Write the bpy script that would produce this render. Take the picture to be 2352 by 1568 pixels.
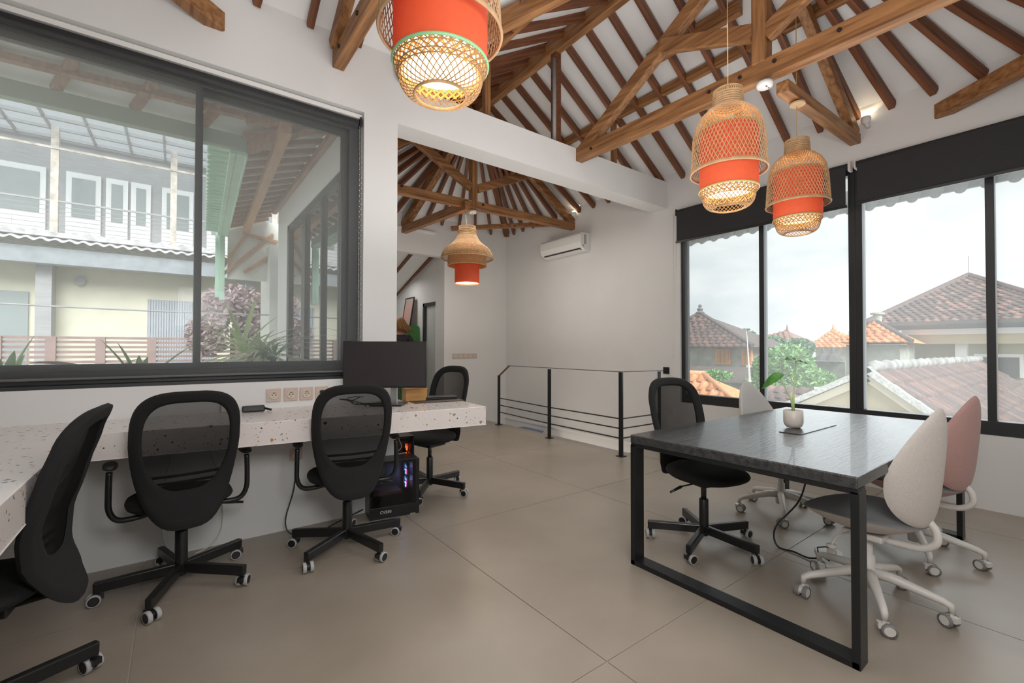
import bpy, math, random
import numpy as np
from math import sin, cos, pi, radians, sqrt, atan2
from mathutils import Vector, Matrix
random.seed(7)
for o in list(bpy.data.objects): bpy.data.objects.remove(o)
SC = bpy.context.scene; COL = SC.collection
# ---------------- camera ----------------
HC = 1.27; FPX = 1035.1
YAW, PIT, ROL = radians(36.911), radians(.8714), radians(.0965)
CF = Vector((sin(YAW)*cos(PIT), cos(YAW)*cos(PIT), sin(PIT)))
_r = Vector((cos(YAW), -sin(YAW), 0)); _u = _r.cross(CF)
CR = _r*cos(ROL)+_u*sin(ROL); CU = -_r*sin(ROL)+_u*cos(ROL)
CC = Vector((0, 0, HC))
cam = bpy.data.cameras.new('camera'); camo = bpy.data.objects.new('camera', cam); COL.objects.link(camo)
cam.sensor_width = 36; cam.lens = FPX/2352*36; cam.clip_start = .02; cam.clip_end = 500
M = Matrix((CR, CU, -CF)).transposed().to_4x4(); M.translation = CC; camo.matrix_world = M
SC.camera = camo
# measuring helpers (photo pixel -> point on a real plane)
def ray(x, y): return CR*((x-1176)/FPX) - CU*((y-784)/FPX) + CF
def onz(x, y, z=0.): d = ray(x, y); return CC + d*((z-HC)/d.z)
def onX(x, y, X): d = ray(x, y); return CC + d*(X/d.x)
def onY(x, y, Y): d = ray(x, y); return CC + d*(Y/d.y)
# ---------------- world, light, exposure ----------------
SC.view_settings.view_transform = 'Standard'; SC.view_settings.look = 'None'
SC.view_settings.exposure = 0.0; SC.view_settings.gamma = 1; SC.view_settings.use_curve_mapping = False
W = bpy.data.worlds.new('sky'); SC.world = W; W.use_nodes = True
nt = W.node_tree; nt.nodes.clear()
out = nt.nodes.new('ShaderNodeOutputWorld'); bg = nt.nodes.new('ShaderNodeBackground')
tc = nt.nodes.new('ShaderNodeTexCoord'); mp = nt.nodes.new('ShaderNodeMapping'); mp.inputs['Scale'].default_value = (2.2, 2.2, 6)
nz = nt.nodes.new('ShaderNodeTexNoise'); nz.inputs['Scale'].default_value = 1.6; nz.inputs['Detail'].default_value = 5
rp = nt.nodes.new('ShaderNodeValToRGB')
rp.color_ramp.elements[0].position = .35; rp.color_ramp.elements[0].color = (.70, .76, .79, 1)
rp.color_ramp.elements[1].position = .6; rp.color_ramp.elements[1].color = (.97, .98, .98, 1)
nt.links.new(tc.outputs['Generated'], mp.inputs['Vector']); nt.links.new(mp.outputs[0], nz.inputs['Vector'])
nt.links.new(nz.outputs['Fac'], rp.inputs[0]); nt.links.new(rp.outputs[0], bg.inputs[0]); bg.inputs[1].default_value = 1.15
nt.links.new(bg.outputs[0], out.inputs[0])
def light(name, kind, loc, energy, color=(1, 1, 1), size=1, size_y=None, rot=(0, 0, 0), spot=None):
    l = bpy.data.lights.new(name, kind); l.energy = energy; l.color = color
    if kind == 'AREA':
        l.size = size
        if size_y: l.shape = 'RECTANGLE'; l.size_y = size_y
    elif kind == 'SUN': l.angle = size
    else: l.shadow_soft_size = size
    if spot: l.spot_size = spot; l.spot_blend = .6
    o = bpy.data.objects.new(name, l); COL.objects.link(o); o.location = loc; o.rotation_euler = rot
    return o
light('room_fill_up', 'AREA', (2.1, 1.5, 1.95), 50, (1, .98, .97), 3.0, 2.0, (pi, 0, 0))  # unseen area fill facing up, added to lift the room's brightness
light('room_fill_down', 'AREA', (1.7, .9, 3.25), 30, (1, 1, 1), 2.6, 1.8)  # second added fill from overhead, no fixture behind it
light('flash', 'AREA', (.35, -.15, 1.80), 34, (1, 1, 1), .8, .5, (radians(84), 0, radians(-37)))
light('wing_fill_down', 'AREA', (3.3, 4.7, 3.05), 24, (1, .96, .90), 1.4, 1.2)  # added overhead fill for the stair wing, separate from its pendant
light('wing_fill_up', 'AREA', (3.0, 5.3, 1.2), 16, (1, .95, .88), 1.4, 1.6, (pi, 0, 0))  # added upward fill, brightens the wing's walls and roof
light('annex_fill', 'AREA', (3.0, 8.6, 2.6), 24, (1, .97, .94), 1, 1)  # fill added to brighten the passage room, no lamp stands there
light('stair_light', 'POINT', (4.8, 4.9, -1.4), 22, (1, .88, .78), .2)
light('window_fill', 'AREA', (5.95, 1.45, 1.75), 55, (.93, .97, 1), 3.5, 2.1, (0, radians(90), 0))  # added area light outside the panes, strengthens daylight and table sheen
sun_ = light('sun', 'SUN', (0, 0, 20), 6.2, (1, .985, .96), radians(40))
sun_.rotation_euler = Vector((.18, .78, -.60)).to_track_quat('-Z', 'Y').to_euler()
# ---------------- geometry kit ----------------
def smooth(pts, k=5):
    P = [Vector(p) for p in pts]; P = [P[0]]+P+[P[-1]]; o = []
    for i in range(1, len(P)-2):
        for q in range(k):
            t = q/k; a, b, c, d = P[i-1:i+3]
            o.append(.5*((2*b)+(c-a)*t+(2*a-5*b+4*c-d)*t*t+(3*b-a-3*c+d)*t**3))
    o.append(P[-2]); return o
class G:
    def __init__(s): s.v = []; s.f = []
    def add(s, vs, fs):
        n = len(s.v); s.v += [tuple(v) for v in vs]; s.f += [tuple(i+n for i in f) for f in fs]; return s
    def box(s, c, d, rz=0, M=None):
        x, y, z = d[0]/2, d[1]/2, d[2]/2
        vs = [Vector((i*x, j*y, k*z)) for k in (-1, 1) for j in (-1, 1) for i in (-1, 1)]
        R = Matrix.Rotation(rz, 3, 'Z') if M is None else M
        vs = [R@v+Vector(c) for v in vs]
        return s.add(vs, [(0, 2, 3, 1), (4, 5, 7, 6), (0, 1, 5, 4), (2, 6, 7, 3), (0, 4, 6, 2), (1, 3, 7, 5)])
    def span(s, a, b): # box from corner a to corner b
        a = Vector(a); b = Vector(b); return s.box((a+b)/2, [abs(q) for q in (b-a)])
    def beam(s, p, q, w, h, up=(0, 0, 1)): # rectangular bar p->q, w across, h along up
        p = Vector(p); q = Vector(q); d = q-p; L = d.length; d.normalize(); u = Vector(up)
        if abs(d.dot(u)) > .98: u = Vector((0, 1, 0))
        x = d.cross(u).normalized(); u = x.cross(d).normalized()
        R = Matrix((x, d, u)).transposed()
        return s.box((p+q)/2, (w, L, h), M=R)
    def tube(s, pts, r, n=8, cap=True, closed=False):
        pts = [Vector(p) for p in pts]; m = len(pts); rr = r if hasattr(r, '__len__') else [r]*m
        vs = []; prev = None
        for i, p in enumerate(pts):
            if closed: t = pts[(i+1) % m]-pts[i-1]
            else: t = pts[min(i+1, m-1)]-pts[max(i-1, 0)]
            if t.length < 1e-9: t = Vector((0, 0, 1))
            t.normalize()
            if prev is None:
                a = Vector((0, 0, 1)) if abs(t.z) < .9 else Vector((1, 0, 0)); prev = t.cross(a).normalized()
            x = (prev-t*prev.dot(t))
            x = x.normalized() if x.length > 1e-6 else t.orthogonal().normalized()
            prev = x; y = t.cross(x)
            vs += [p+(x*cos(2*pi*k/n)+y*sin(2*pi*k/n))*rr[i] for k in range(n)]
        fs = []
        for i in range(m if closed else m-1):
            j = (i+1) % m
            fs += [(i*n+k, i*n+(k+1) % n, j*n+(k+1) % n, j*n+k) for k in range(n)]
        if cap and not closed: fs += [tuple(range(n))[::-1], tuple((m-1)*n+k for k in range(n))]
        return s.add(vs, fs)
    def lathe(s, prof, n=32, c=(0, 0, 0), R=None): # prof [(r,z)]
        vs = []; m = len(prof)
        for r, z in prof:
            for k in range(n):
                v = Vector((r*cos(2*pi*k/n), r*sin(2*pi*k/n), z))
                if R is not None: v = R@v
                vs.append(v+Vector(c))
        fs = [(i*n+k, i*n+(k+1) % n, (i+1)*n+(k+1) % n, (i+1)*n+k) for i in range(m-1) for k in range(n)]
        if prof[0][0] > 1e-6 and prof[0] != prof[-1]: pass
        return s.add(vs, fs)
    def cyl(s, c, r, h, n=20, R=None, ch=0.0): # solid cylinder centred at c, axis local z
        p = [(1e-5, -h/2), (r-ch, -h/2), (r, -h/2+ch), (r, h/2-ch), (r-ch, h/2), (1e-5, h/2)] if ch else [(1e-5, -h/2), (r, -h/2), (r, h/2), (1e-5, h/2)]
        return s.lathe(p, n, c, R)
    def blob(s, B, front, back, mp, K=7, N=40, which='both', s0=0.0):
        # sheet filling the outline B(theta); offsets front(s), back(s)
        def layer(off, flip):
            vs = []; base = len(s.v)
            for i in range(K+1):
                t = s0+(1-s0)*(i/K)
                if s0 == 0: t = sin(t*pi/2)**.9
                for k in range(N):
                    bx, bz = B(2*pi*k/N, t) if s0 else [q*t for q in B(2*pi*k/N)]
                    vs.append(mp(bx, bz, off(t)))
            fs = []
            for i in range(K):
                for k in range(N):
                    q = (i*N+k, i*N+(k+1) % N, (i+1)*N+(k+1) % N, (i+1)*N+k)
                    fs.append(q[::-1] if flip else q)
            s.add(vs, fs)
        if which in ('both', 'front'): layer(front, False)
        if which in ('both', 'back'): layer(lambda t: -back(t), True)
        return s
    def mesh(s, name, smooth=False):
        me = bpy.data.meshes.new(name); me.from_pydata([tuple(v) for v in s.v], [], s.f); me.validate(); me.update()
        if smooth: me.polygons.foreach_set('use_smooth', [True]*len(me.polygons))
        return me
def prop(o, label=None, cat=None, group=None, kind=None):
    if label: o['label'] = label
    if cat: o['category'] = cat
    if group: o['group'] = group
    if kind: o['kind'] = kind
    return o
def mk(name, g, mat, parent=None, smooth=False, bevel=0, label=None, cat=None, group=None, kind=None, autos=False, loc=None, rz=0):
    me = g if isinstance(g, bpy.types.Mesh) else g.mesh(name, smooth)
    if mat and not me.materials: me.materials.append(mat)
    o = bpy.data.objects.new(name, me); COL.objects.link(o)
    if parent: o.parent = parent
    if loc is not None: o.location = loc
    if rz: o.rotation_euler.z = rz
    if bevel:
        m = o.modifiers.new('b', 'BEVEL'); m.width = bevel; m.segments = 2; m.limit_method = 'ANGLE'; m.angle_limit = radians(35)
    return prop(o, label, cat, group, kind)
def thing(name, label, cat, loc=(0, 0, 0), rz=0, group=None, kind=None, rot=None):
    o = bpy.data.objects.new(name, None); COL.objects.link(o); o.location = loc; o.rotation_euler = rot or (0, 0, rz)
    o.empty_display_size = .1
    return prop(o, label, cat, group, kind)
def dup(o, parent=None):
    c = o.copy(); COL.objects.link(c); c.parent = parent
    for ch in list(o.children): dup(ch, c)
    return c
def empty_struct(name, **k): return thing(name, None, None, kind='structure', **k)
# ---------------- materials ----------------
def mat(name, col=(.8, .8, .8), rough=.6, metal=0, spec=.5, noise=0, nscale=8, bump=0, bscale=60, col2=None, stretch=None, emit=None, estr=0, alpha=None, sheen=0, coord='Object', trans=None, coat=0):
    m = bpy.data.materials.new(name); m.use_nodes = True; n = m.node_tree.nodes; L = m.node_tree.links
    b = n['Principled BSDF']; b.inputs['Base Color'].default_value = (*col, 1); b.inputs['Roughness'].default_value = rough
    b.inputs['Metallic'].default_value = metal; b.inputs['Specular IOR Level'].default_value = spec
    if sheen: b.inputs['Sheen Weight'].default_value = sheen
    if coat: b.inputs['Coat Weight'].default_value = coat
    t = n.new('ShaderNodeTexCoord'); mpn = n.new('ShaderNodeMapping'); L.new(t.outputs[coord], mpn.inputs[0])
    if stretch: mpn.inputs['Scale'].default_value = stretch
    if noise or col2:
        z = n.new('ShaderNodeTexNoise'); z.inputs['Scale'].default_value = nscale; z.inputs['Detail'].default_value = 6; L.new(mpn.outputs[0], z.inputs['Vector'])
        r = n.new('ShaderNodeValToRGB'); r.color_ramp.elements[0].position = .3; r.color_ramp.elements[1].position = .7
        c2 = col2 or tuple(min(1, q*(1+noise)) for q in col); c1 = col if col2 else tuple(q*(1-noise) for q in col)
        r.color_ramp.elements[0].color = (*c1, 1); r.color_ramp.elements[1].color = (*c2, 1)
        L.new(z.outputs['Fac'], r.inputs[0]); L.new(r.outputs[0], b.inputs['Base Color'])
    if bump:
        z2 = n.new('ShaderNodeTexNoise'); z2.inputs['Scale'].default_value = bscale; z2.inputs['Detail'].default_value = 4; L.new(mpn.outputs[0], z2.inputs['Vector'])
        bp = n.new('ShaderNodeBump'); bp.inputs['Strength'].default_value = bump; bp.inputs['Distance'].default_value = .01
        L.new(z2.outputs['Fac'], bp.inputs['Height']); L.new(bp.outputs[0], b.inputs['Normal'])
    if emit: b.inputs['Emission Color'].default_value = (*emit, 1); b.inputs['Emission Strength'].default_value = estr
    if alpha is not None: b.inputs['Alpha'].default_value = alpha
    if trans:
        o_ = n['Material Output']; tr = n.new('ShaderNodeBsdfTranslucent'); tr.inputs[0].default_value = (*col, 1); mx = n.new('ShaderNodeMixShader'); mx.inputs[0].default_value = trans
        L.new(b.outputs[0], mx.inputs[1]); L.new(tr.outputs[0], mx.inputs[2]); L.new(mx.outputs[0], o_.inputs[0])
    return m
def sheer(name, tcol, fac, dcol, noise=0, gloss=None, trl=0):
    m = bpy.data.materials.new(name); m.use_nodes = True; n = m.node_tree.nodes; L = m.node_tree.links; n.clear()
    o = n.new('ShaderNodeOutputMaterial'); t = n.new('ShaderNodeBsdfTransparent'); t.inputs[0].default_value = (*tcol, 1)
    d = n.new('ShaderNodeBsdfDiffuse'); d.inputs[0].default_value = (*dcol, 1); mx = n.new('ShaderNodeMixShader'); mx.inputs[0].default_value = fac
    if trl:
        tl = n.new('ShaderNodeBsdfTranslucent'); tl.inputs[0].default_value = (trl, trl, trl, 1); ad = n.new('ShaderNodeMixShader'); ad.inputs[0].default_value = .7
        L.new(d.outputs[0], ad.inputs[1]); L.new(tl.outputs[0], ad.inputs[2]); d = ad
    L.new(t.outputs[0], mx.inputs[1]); L.new(d.outputs[0], mx.inputs[2])
    if gloss:
        g = n.new('ShaderNodeBsdfGlossy'); g.inputs['Roughness'].default_value = .02; fr = n.new('ShaderNodeFresnel'); fr.inputs[0].default_value = 1.45
        m2 = n.new('ShaderNodeMixShader'); ma = n.new('ShaderNodeMath'); ma.operation = 'MULTIPLY'; ma.inputs[1].default_value = gloss
        L.new(fr.outputs[0], ma.inputs[0]); L.new(ma.outputs[0], m2.inputs[0]); L.new(mx.outputs[0], m2.inputs[1]); L.new(g.outputs[0], m2.inputs[2]); L.new(m2.outputs[0], o.inputs[0])
    else: L.new(mx.outputs[0], o.inputs[0])
    if noise:
        tc = n.new('ShaderNodeTexCoord'); z = n.new('ShaderNodeTexNoise'); z.inputs['Scale'].default_value = 260; z.inputs['Detail'].default_value = 2
        ma = n.new('ShaderNodeMapRange'); ma.inputs[3].default_value = fac-noise; ma.inputs[4].default_value = fac+noise
        L.new(tc.outputs['Object'], z.inputs[0]); L.new(z.outputs['Fac'], ma.inputs[0]); L.new(ma.outputs[0], mx.inputs[0])
    return m
WALL = mat('white_wall', (.73, .725, .715), .75, noise=.02, nscale=2, bump=.05, bscale=90)
CEIL = mat('ceiling_board', (.76, .755, .745), .8)
WHITE = mat('white_paint', (.78, .77, .75), .45)
WOOD = mat('rafter_wood', (.115, .040, .014), .55, col2=(.27, .095, .035), nscale=3, stretch=(6, 6, 6), bump=.2, bscale=25)
def wood_grain(name, c1, c2, sc, axis='Y', rough=.5, bump=.25):
    # grain runs along each member's own length: object-space noise squashed along that axis
    st = {'X': (1, 14, 14), 'Y': (14, 1, 14), 'Z': (14, 14, 1)}[axis]
    return mat(name, c1, rough, col2=c2, nscale=sc, stretch=st, bump=bump, bscale=sc*2)
TRUSS = wood_grain('truss_wood', (.15, .058, .018), (.42, .20, .075), 2.2, 'Y')
TRUSSX = wood_grain('truss_wood_x', (.15, .058, .018), (.42, .20, .075), 2.2, 'X')
TRUSSZ = wood_grain('truss_wood_z', (.15, .058, .018), (.42, .20, .075), 2.2, 'Z')
BLACKM = mat('black_metal', (.018, .019, .020), .38, metal=.3)
FRAME = mat('window_frame_black', (.022, .024, .026), .42)
STEEL = mat('steel', (.55, .55, .55), .3, metal=.9)
FAB = mat('black_fabric', (.007, .007, .0075), .9, noise=.35, nscale=300, bump=.3, bscale=700)
BPLAS = mat('black_plastic', (.012, .012, .012), .32)
RUBG = mat('grey_rubber', (.42, .42, .42), .5)
MESHM = sheer('chair_mesh', (.62, .62, .62), .48, (.014, .014, .014), noise=.0)
_n = MESHM.node_tree.nodes; _lw = _n.new('ShaderNodeLayerWeight'); _lw.inputs[0].default_value = .5; _mr = _n.new('ShaderNodeMapRange'); _mr.inputs[1].default_value = .05; _mr.inputs[2].default_value = .75; _mr.inputs[3].default_value = .60; _mr.inputs[4].default_value = 1.0
MESHM.node_tree.links.new(_lw.outputs['Facing'], _mr.inputs[0]); MESHM.node_tree.links.new(_mr.outputs[0], [q for q in _n if q.type == 'MIX_SHADER'][0].inputs[0])
CREAMF = mat('beige_felt', (.60, .545, .50), .95, noise=.12, nscale=260, bump=.25, bscale=500, sheen=.2)
PINKF = mat('pink_felt', (.48, .285, .255), .95, noise=.12, nscale=260, bump=.25, bscale=500, sheen=.2)
GREYF = mat('grey_felt', (.19, .19, .195), .95, noise=.12, nscale=260, bump=.25, bscale=500, sheen=.2)
LGREYF = mat('light_grey_felt', (.55, .54, .52), .95, noise=.08, nscale=260, bump=.25, bscale=500)
WPLAS = mat('white_plastic', (.70, .67, .63), .4)
TILE = mat('floor_tile', (.275, .232, .185), .36, spec=.7, col2=(.365, .315, .26), nscale=1.3, bump=.04, bscale=14, coord='Object')
GROUT = mat('floor_grout', (.42, .37, .31), .7)
BLIND = mat('blind_fabric', (.028, .028, .030), .8, noise=.2, nscale=150, bump=.2, bscale=400)
SHEER = sheer('sheer_blind', (.96, .97, .97), .20, (.4, .4, .4), noise=.03, trl=1.0)
GLASS = sheer('window_glass', (.93, .95, .95), .085, (.8, .8, .8), gloss=.12, trl=1.0)  # pale haze of the view is mixed into the glass as translucent white
GLASSW = sheer('wing_glass', (.45, .48, .48), .10, (.6, .6, .6), gloss=2.0)
def terrazzo():
    m = bpy.data.materials.new('terrazzo'); m.use_nodes = True; n = m.node_tree.nodes; L = m.node_tree.links; b = n['Principled BSDF']
    b.inputs['Roughness'].default_value = .22
    tc = n.new('ShaderNodeTexCoord'); prev = None
    for sc, rad, cols in ((30, .33, [(.03, .03, .03), (.10, .05, .03), (.32, .22, .12), (.45, .27, .10), (.10, .17, .26)]), (70, .28, [(.05, .05, .05), (.18, .12, .08), (.4, .34, .28), (.5, .35, .2), (.15, .16, .18)])):
        v = n.new('ShaderNodeTexVoronoi'); v.inputs['Scale'].default_value = sc; v.distance = 'MINKOWSKI'; v.inputs['Exponent'].default_value = .9
        wn = n.new('ShaderNodeTexNoise'); wn.inputs['Scale'].default_value = sc*1.2; vm = n.new('ShaderNodeVectorMath'); vm.operation = 'MULTIPLY_ADD'; vm.inputs[1].default_value = (.012, .012, .012)
        L.new(tc.outputs['Object'], wn.inputs[0]); L.new(wn.outputs['Color'], vm.inputs[0]); L.new(tc.outputs['Object'], vm.inputs[2]); L.new(vm.outputs[0], v.inputs['Vector'])
        sep = n.new('ShaderNodeSeparateColor'); L.new(v.outputs['Color'], sep.inputs[0])
        mr = n.new('ShaderNodeMath'); mr.operation = 'MULTIPLY'; L.new(sep.outputs[1], mr.inputs[0]); mr.inputs[1].default_value = rad*1.5
        lt = n.new('ShaderNodeMath'); lt.operation = 'LESS_THAN'; L.new(v.outputs['Distance'], lt.inputs[0]); L.new(mr.outputs[0], lt.inputs[1])
        gt = n.new('ShaderNodeMath'); gt.operation = 'GREATER_THAN'; L.new(sep.outputs[2], gt.inputs[0]); gt.inputs[1].default_value = .45
        ml = n.new('ShaderNodeMath'); ml.operation = 'MULTIPLY'; L.new(lt.outputs[0], ml.inputs[0]); L.new(gt.outputs[0], ml.inputs[1])
        r = n.new('ShaderNodeValToRGB'); r.color_ramp.interpolation = 'CONSTANT'
        while len(r.color_ramp.elements) < len(cols): r.color_ramp.elements.new(.5)
        for i, c in enumerate(cols): r.color_ramp.elements[i].position = i/len(cols); r.color_ramp.elements[i].color = (*c, 1)
        L.new(sep.outputs[0], r.inputs[0])
        mx = n.new('ShaderNodeMix'); mx.data_type = 'RGBA'; L.new(ml.outputs[0], mx.inputs['Factor'])
        if prev is None: mx.inputs['A'].default_value = (.72, .665, .64, 1)
        else: L.new(prev, mx.inputs['A'])
        L.new(r.outputs[0], mx.inputs['B']); prev = mx.outputs['Result']
    L.new(prev, b.inputs['Base Color']); return m
TERR = terrazzo()
def black_wood():
    m = mat('black_stained_wood', (.016, .016, .016), .36, spec=.75, col2=(.055, .055, .057), nscale=2.5, stretch=(1.2, 16, 16), bump=.35, bscale=7, coat=.15)
    return m
BWOOD = black_wood()
YWOOD = mat('honey_wood', (.42, .20, .055), .45, col2=(.58, .31, .10), nscale=3, stretch=(2, 2, 14))
BAMB = mat('bamboo', (.42, .26, .125), .55, noise=.2, nscale=20, trans=.25)
BAMBD = mat('bamboo_dark', (.30, .17, .07), .55, noise=.25, nscale=20, trans=.25)
ORANGE = mat('orange_shade', (.60, .115, .038), .7, noise=.06, nscale=30, trans=.4)
GOLD = mat('olive_rim', (.30, .25, .08), .5)
GREENR = mat('green_rim', (.16, .34, .17), .5)
LINER = mat('hexagon_weave_liner', (.85, .55, .22), .6, trans=.6)
DIFF = mat('lamp_diffuser', (1, .9, .7), .6, emit=(1, .80, .47), estr=1.1)
BULB = mat('bulb', (1, .95, .8), .5, emit=(1, .82, .5), estr=14)
SOCK = mat('socket_plate', (.58, .46, .39), .35)
SOCKW = mat('socket_core', (.66, .58, .48), .35)
SCREEN = mat('screen_black', (.022, .017, .017), .55)
LEAFD = mat('dark_leaf', (.03, .12, .025), .4, col2=(.09, .32, .04), nscale=25)
LEAFG = mat('agave_leaf', (.16, .34, .12), .5, col2=(.26, .45, .16), nscale=6)
LEAFY = mat('yucca_leaf', (.48, .66, .22), .5, col2=(.62, .76, .4), nscale=4)
LEAFV = mat('spider_plant_leaf', (.6, .7, .42), .5, col2=(.85, .88, .68), nscale=9)
LEAFT = mat('tree_leaf', (.16, .36, .13), .7, col2=(.30, .55, .20), nscale=3)
LEAFT2 = mat('tree_leaf_dark', (.10, .24, .14), .7, col2=(.20, .38, .22), nscale=3)
BUSHM = mat('purple_foliage', (.40, .30, .31), .8, col2=(.58, .47, .48), nscale=5)
BARK = mat('bark', (.16, .12, .09), .9)
# ---------------- room shell ----------------
X0, Y0 = 5.155, 3.475          # window wall plane, left wall plane
XW, YN, YF = -1.2, -.36, 7.06   # side wall, near wall, far wall
XP = 1.442                      # pillar end
def slab(name, boxes, m=WALL, **k):
    g = G()
    for a, b in boxes: g.span(a, b)
    return mk(name, g, m, kind='structure', **k)
# left wall with window hole
WXL, WXR, WZB, WZT = -1.08, 1.168, 1.04, 3.105
slab('wall_left', [((XW-.2, Y0, -.1), (XP, Y0+.22, WZB)), ((XW-.2, Y0, WZT), (XP, Y0+.22, 3.74)), ((XW-.2, Y0, WZB), (WXL, Y0+.22, WZT)), ((WXR, Y0, WZB), (XP, Y0+.22, WZT))])
# header beam between the rooms
slab('trim_1', [((XP, Y0, 3.10), (X0, Y0+.235, 3.447))])
# window wall (right), windows from z .59 to 2.99
RB, RT = .59, 3.0
slab('wall_right', [((X0, YN-.2, -3), (X0+.2, YF+.2, RB)), ((X0, YN-.2, RT), (X0+.2, YF+.2, 3.56)), ((X0, 3.30, RB), (X0+.2, YF+.2, RT)), ((X0, YN-.2, RB), (X0+.2, YN, RT))])
slab('wall_near', [((XW-.2, YN-.2, -.1), (X0, YN, 3.6))])
slab('wall_side', [((XW-.2, YN, -.1), (XW, Y0, 3.7))])
# far wall of the wing: opening under a header on its left
slab('wall_far', [((3.81, YF, -3), (X0, YF+.15, 3.56)), ((XP, YF, 2.88), (3.81, YF+.15, 3.56)), ((XP-.2, YF, -.1), (2.3, YF+.15, 2.88))])
slab('wall_wing', [((XP-.24, Y0+.22, -.1), (XP, YF, 1.08)), ((XP-.24, Y0+.22, 2.90), (XP, YF+.2, 3.5)), ((XP-.24, 6.62, 1.08), (XP, YF+.2, 2.90))])
slab('wall_door', [((3.81, YF+.15, -.1), (3.96, 7.40, 3.4)), ((3.81, 7.40, 2.12), (3.96, 7.90, 3.4)), ((3.81, 7.90, -.1), (3.96, 9.4, 3.4))])
slab('wall_annex', [((1.6, 9.2, -.1), (3.81, 9.4, 3.4)), ((1.5, YF+.15, -.1), (1.6, 9.4, 3.4))])
slab('trim_2', [((2.0, YF-.03, 3.262), (3.62, YF, 3.285))], WHITE)
slab('trim_3', [((X0-.02, 3.6, -.075), (X0, YF, -.045))], WHITE)   # ledge line on the stair wall
# floor: substrate + individual tiles
fl = slab('floor', [((XW, YN, -.22), (4.45, YF, -.004)), ((4.45, YN, -.22), (X0, 3.56, -.004)), ((1.6, YF, -.22), (3.81, 9.2, -.004))], GROUT)
xs = [-1.2, -.125, 1.42, 2.975, 4.45]; xs2 = xs[:-1]+[4.53, X0]
ys = [YN, 1.245, 2.845, 4.38, 5.95, YF]
j = .0028
for a in range(len(ys)-1):
    ylo, yhi = ys[a], ys[a+1]
    if yhi <= 2.9: cells = [(xs2[i], xs2[i+1], ylo, yhi) for i in range(len(xs2)-1)]
    else: cells = [(xs[i], xs[i+1], ylo, yhi) for i in range(len(xs)-1)]
    if abs(ylo-2.845) < .01: cells.append((4.45, X0, 2.845, 3.56))
    for (x1, x2, y1, y2) in cells:
        if y1 >= Y0 and x2 < XP: continue
        mk('tile', G().span((x1+j, y1+j, -.004), (x2-j, y2-j, 0)), TILE, fl, loc=None)
for (x1, x2) in ((1.6, 2.975), (2.975, 3.81)): mk('tile', G().span((x1+j, YF+j, -.004), (x2-j, 9.2, 0)), TILE, fl)
slab('floor_stair', [((4.45, 3.56, -2.7), (X0, YF, -2.6)), ((4.40, 3.56, -2.7), (4.45, YF, -.22)), ((4.45, 3.5, -2.7), (X0, 3.56, -.22))], WALL)
# ceilings (two hipped roofs meeting)
A = Vector((3.35, 1.56, 4.70)); WP = Vector((.72, 1.56, 4.70)); NP = Vector((3.30, 5.25, 4.68))
E = .14
c_se = Vector((X0+E, YN-E, 3.45)); c_ne = Vector((X0+E, YF+E, 3.45)); c_nw = Vector((XP-E, YF+E, 3.45)); c_v = Vector((XP, Y0, 3.60)); c_w = Vector((XW-E, Y0+E, 3.56)); c_sw = Vector((XW-E, YN-E, 3.50))
g = G()
def poly(g, pts, t=.04):
    n = len(pts); up = Vector((0, 0, t))
    g.add([p for p in pts]+[p+up for p in pts], [tuple(range(n)), tuple(range(n, 2*n))[::-1]]+[(i, i+n, (i+1) % n+n, (i+1) % n) for i in range(n)])
for P in ([A, c_se, c_ne, NP], [NP, c_ne, c_nw], [A, NP, c_nw, c_v], [A, c_v, Vector((XP, Y0+E, 3.56)), c_w, WP], [WP, c_w, c_sw], [A, WP, c_sw, c_se]):
    for k in range(1, len(P)-1): poly(g, [P[0], P[k], P[k+1]])
ceiling = mk('ceiling', g, CEIL, kind='structure')
mk('ceiling_annex', G().add([(1.5, 7.2, 3.05), (3.9, 7.2, 3.05), (3.9, 9.4, 2.25), (1.5, 9.4, 2.25), (1.5, 7.2, 3.1), (3.9, 7.2, 3.1), (3.9, 9.4, 2.3), (1.5, 9.4, 2.3)], [(0, 1, 2, 3), (4, 7, 6, 5), (0, 4, 5, 1), (2, 6, 7, 3)]), CEIL, kind='structure')
annexc = bpy.data.objects['ceiling_annex']
def rafter(p, q, w=.045, h=.075, m=None, parent=ceiling, name='rafter', off=.045):
    p = Vector(p); q = Vector(q); d = (q-p); L = d.length; dn = d.normalized()
    # object with its own length axis along local Y so the grain follows it
    u = Vector((0, 0, 1)); x = dn.cross(u).normalized(); u2 = x.cross(dn)
    R = Matrix((x, dn, u2)).transposed()
    o = mk(name, G().box((0, 0, 0), (w, L, h)), m or RAFT, parent)
    o.matrix_local = Matrix.Translation((p+q)/2-Vector((0, 0, off)))@R.to_4x4()
    return o
RAFT = wood_grain('rafter_grain', (.085, .028, .010), (.23, .078, .027), 2.5, 'Y', .5)
def zr(x): return 3.45+(4.70-3.45)*(X0-x)/(X0-3.35)
# east slope rafters, straight part
ye = [1.723+.3035*i for i in range(0, 13)]
for y in ye:
    if y > 5.30: break
    rafter((X0, y, 3.50), (3.36, max(y, 1.62), 4.66 if y < 5.2 else 4.62))
for y in (1.42, 1.16, .881, .587, .30, .0, -.25): rafter((X0, y, 3.50), (3.42+.02*(1.42-y), 1.58-.1*(1.42-y), 4.66))
for y in (5.33, 5.62, 5.92, 6.22, 6.52, 6.80, 7.0): rafter((X0, y, 3.50), (3.36, 5.25, 4.60))
for x in (4.8, 4.45, 4.1, 3.75, 3.45, 3.15, 2.85, 2.5, 2.15, 1.8): rafter((x, YF, 3.50), (3.33, 5.32, 4.58))
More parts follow.
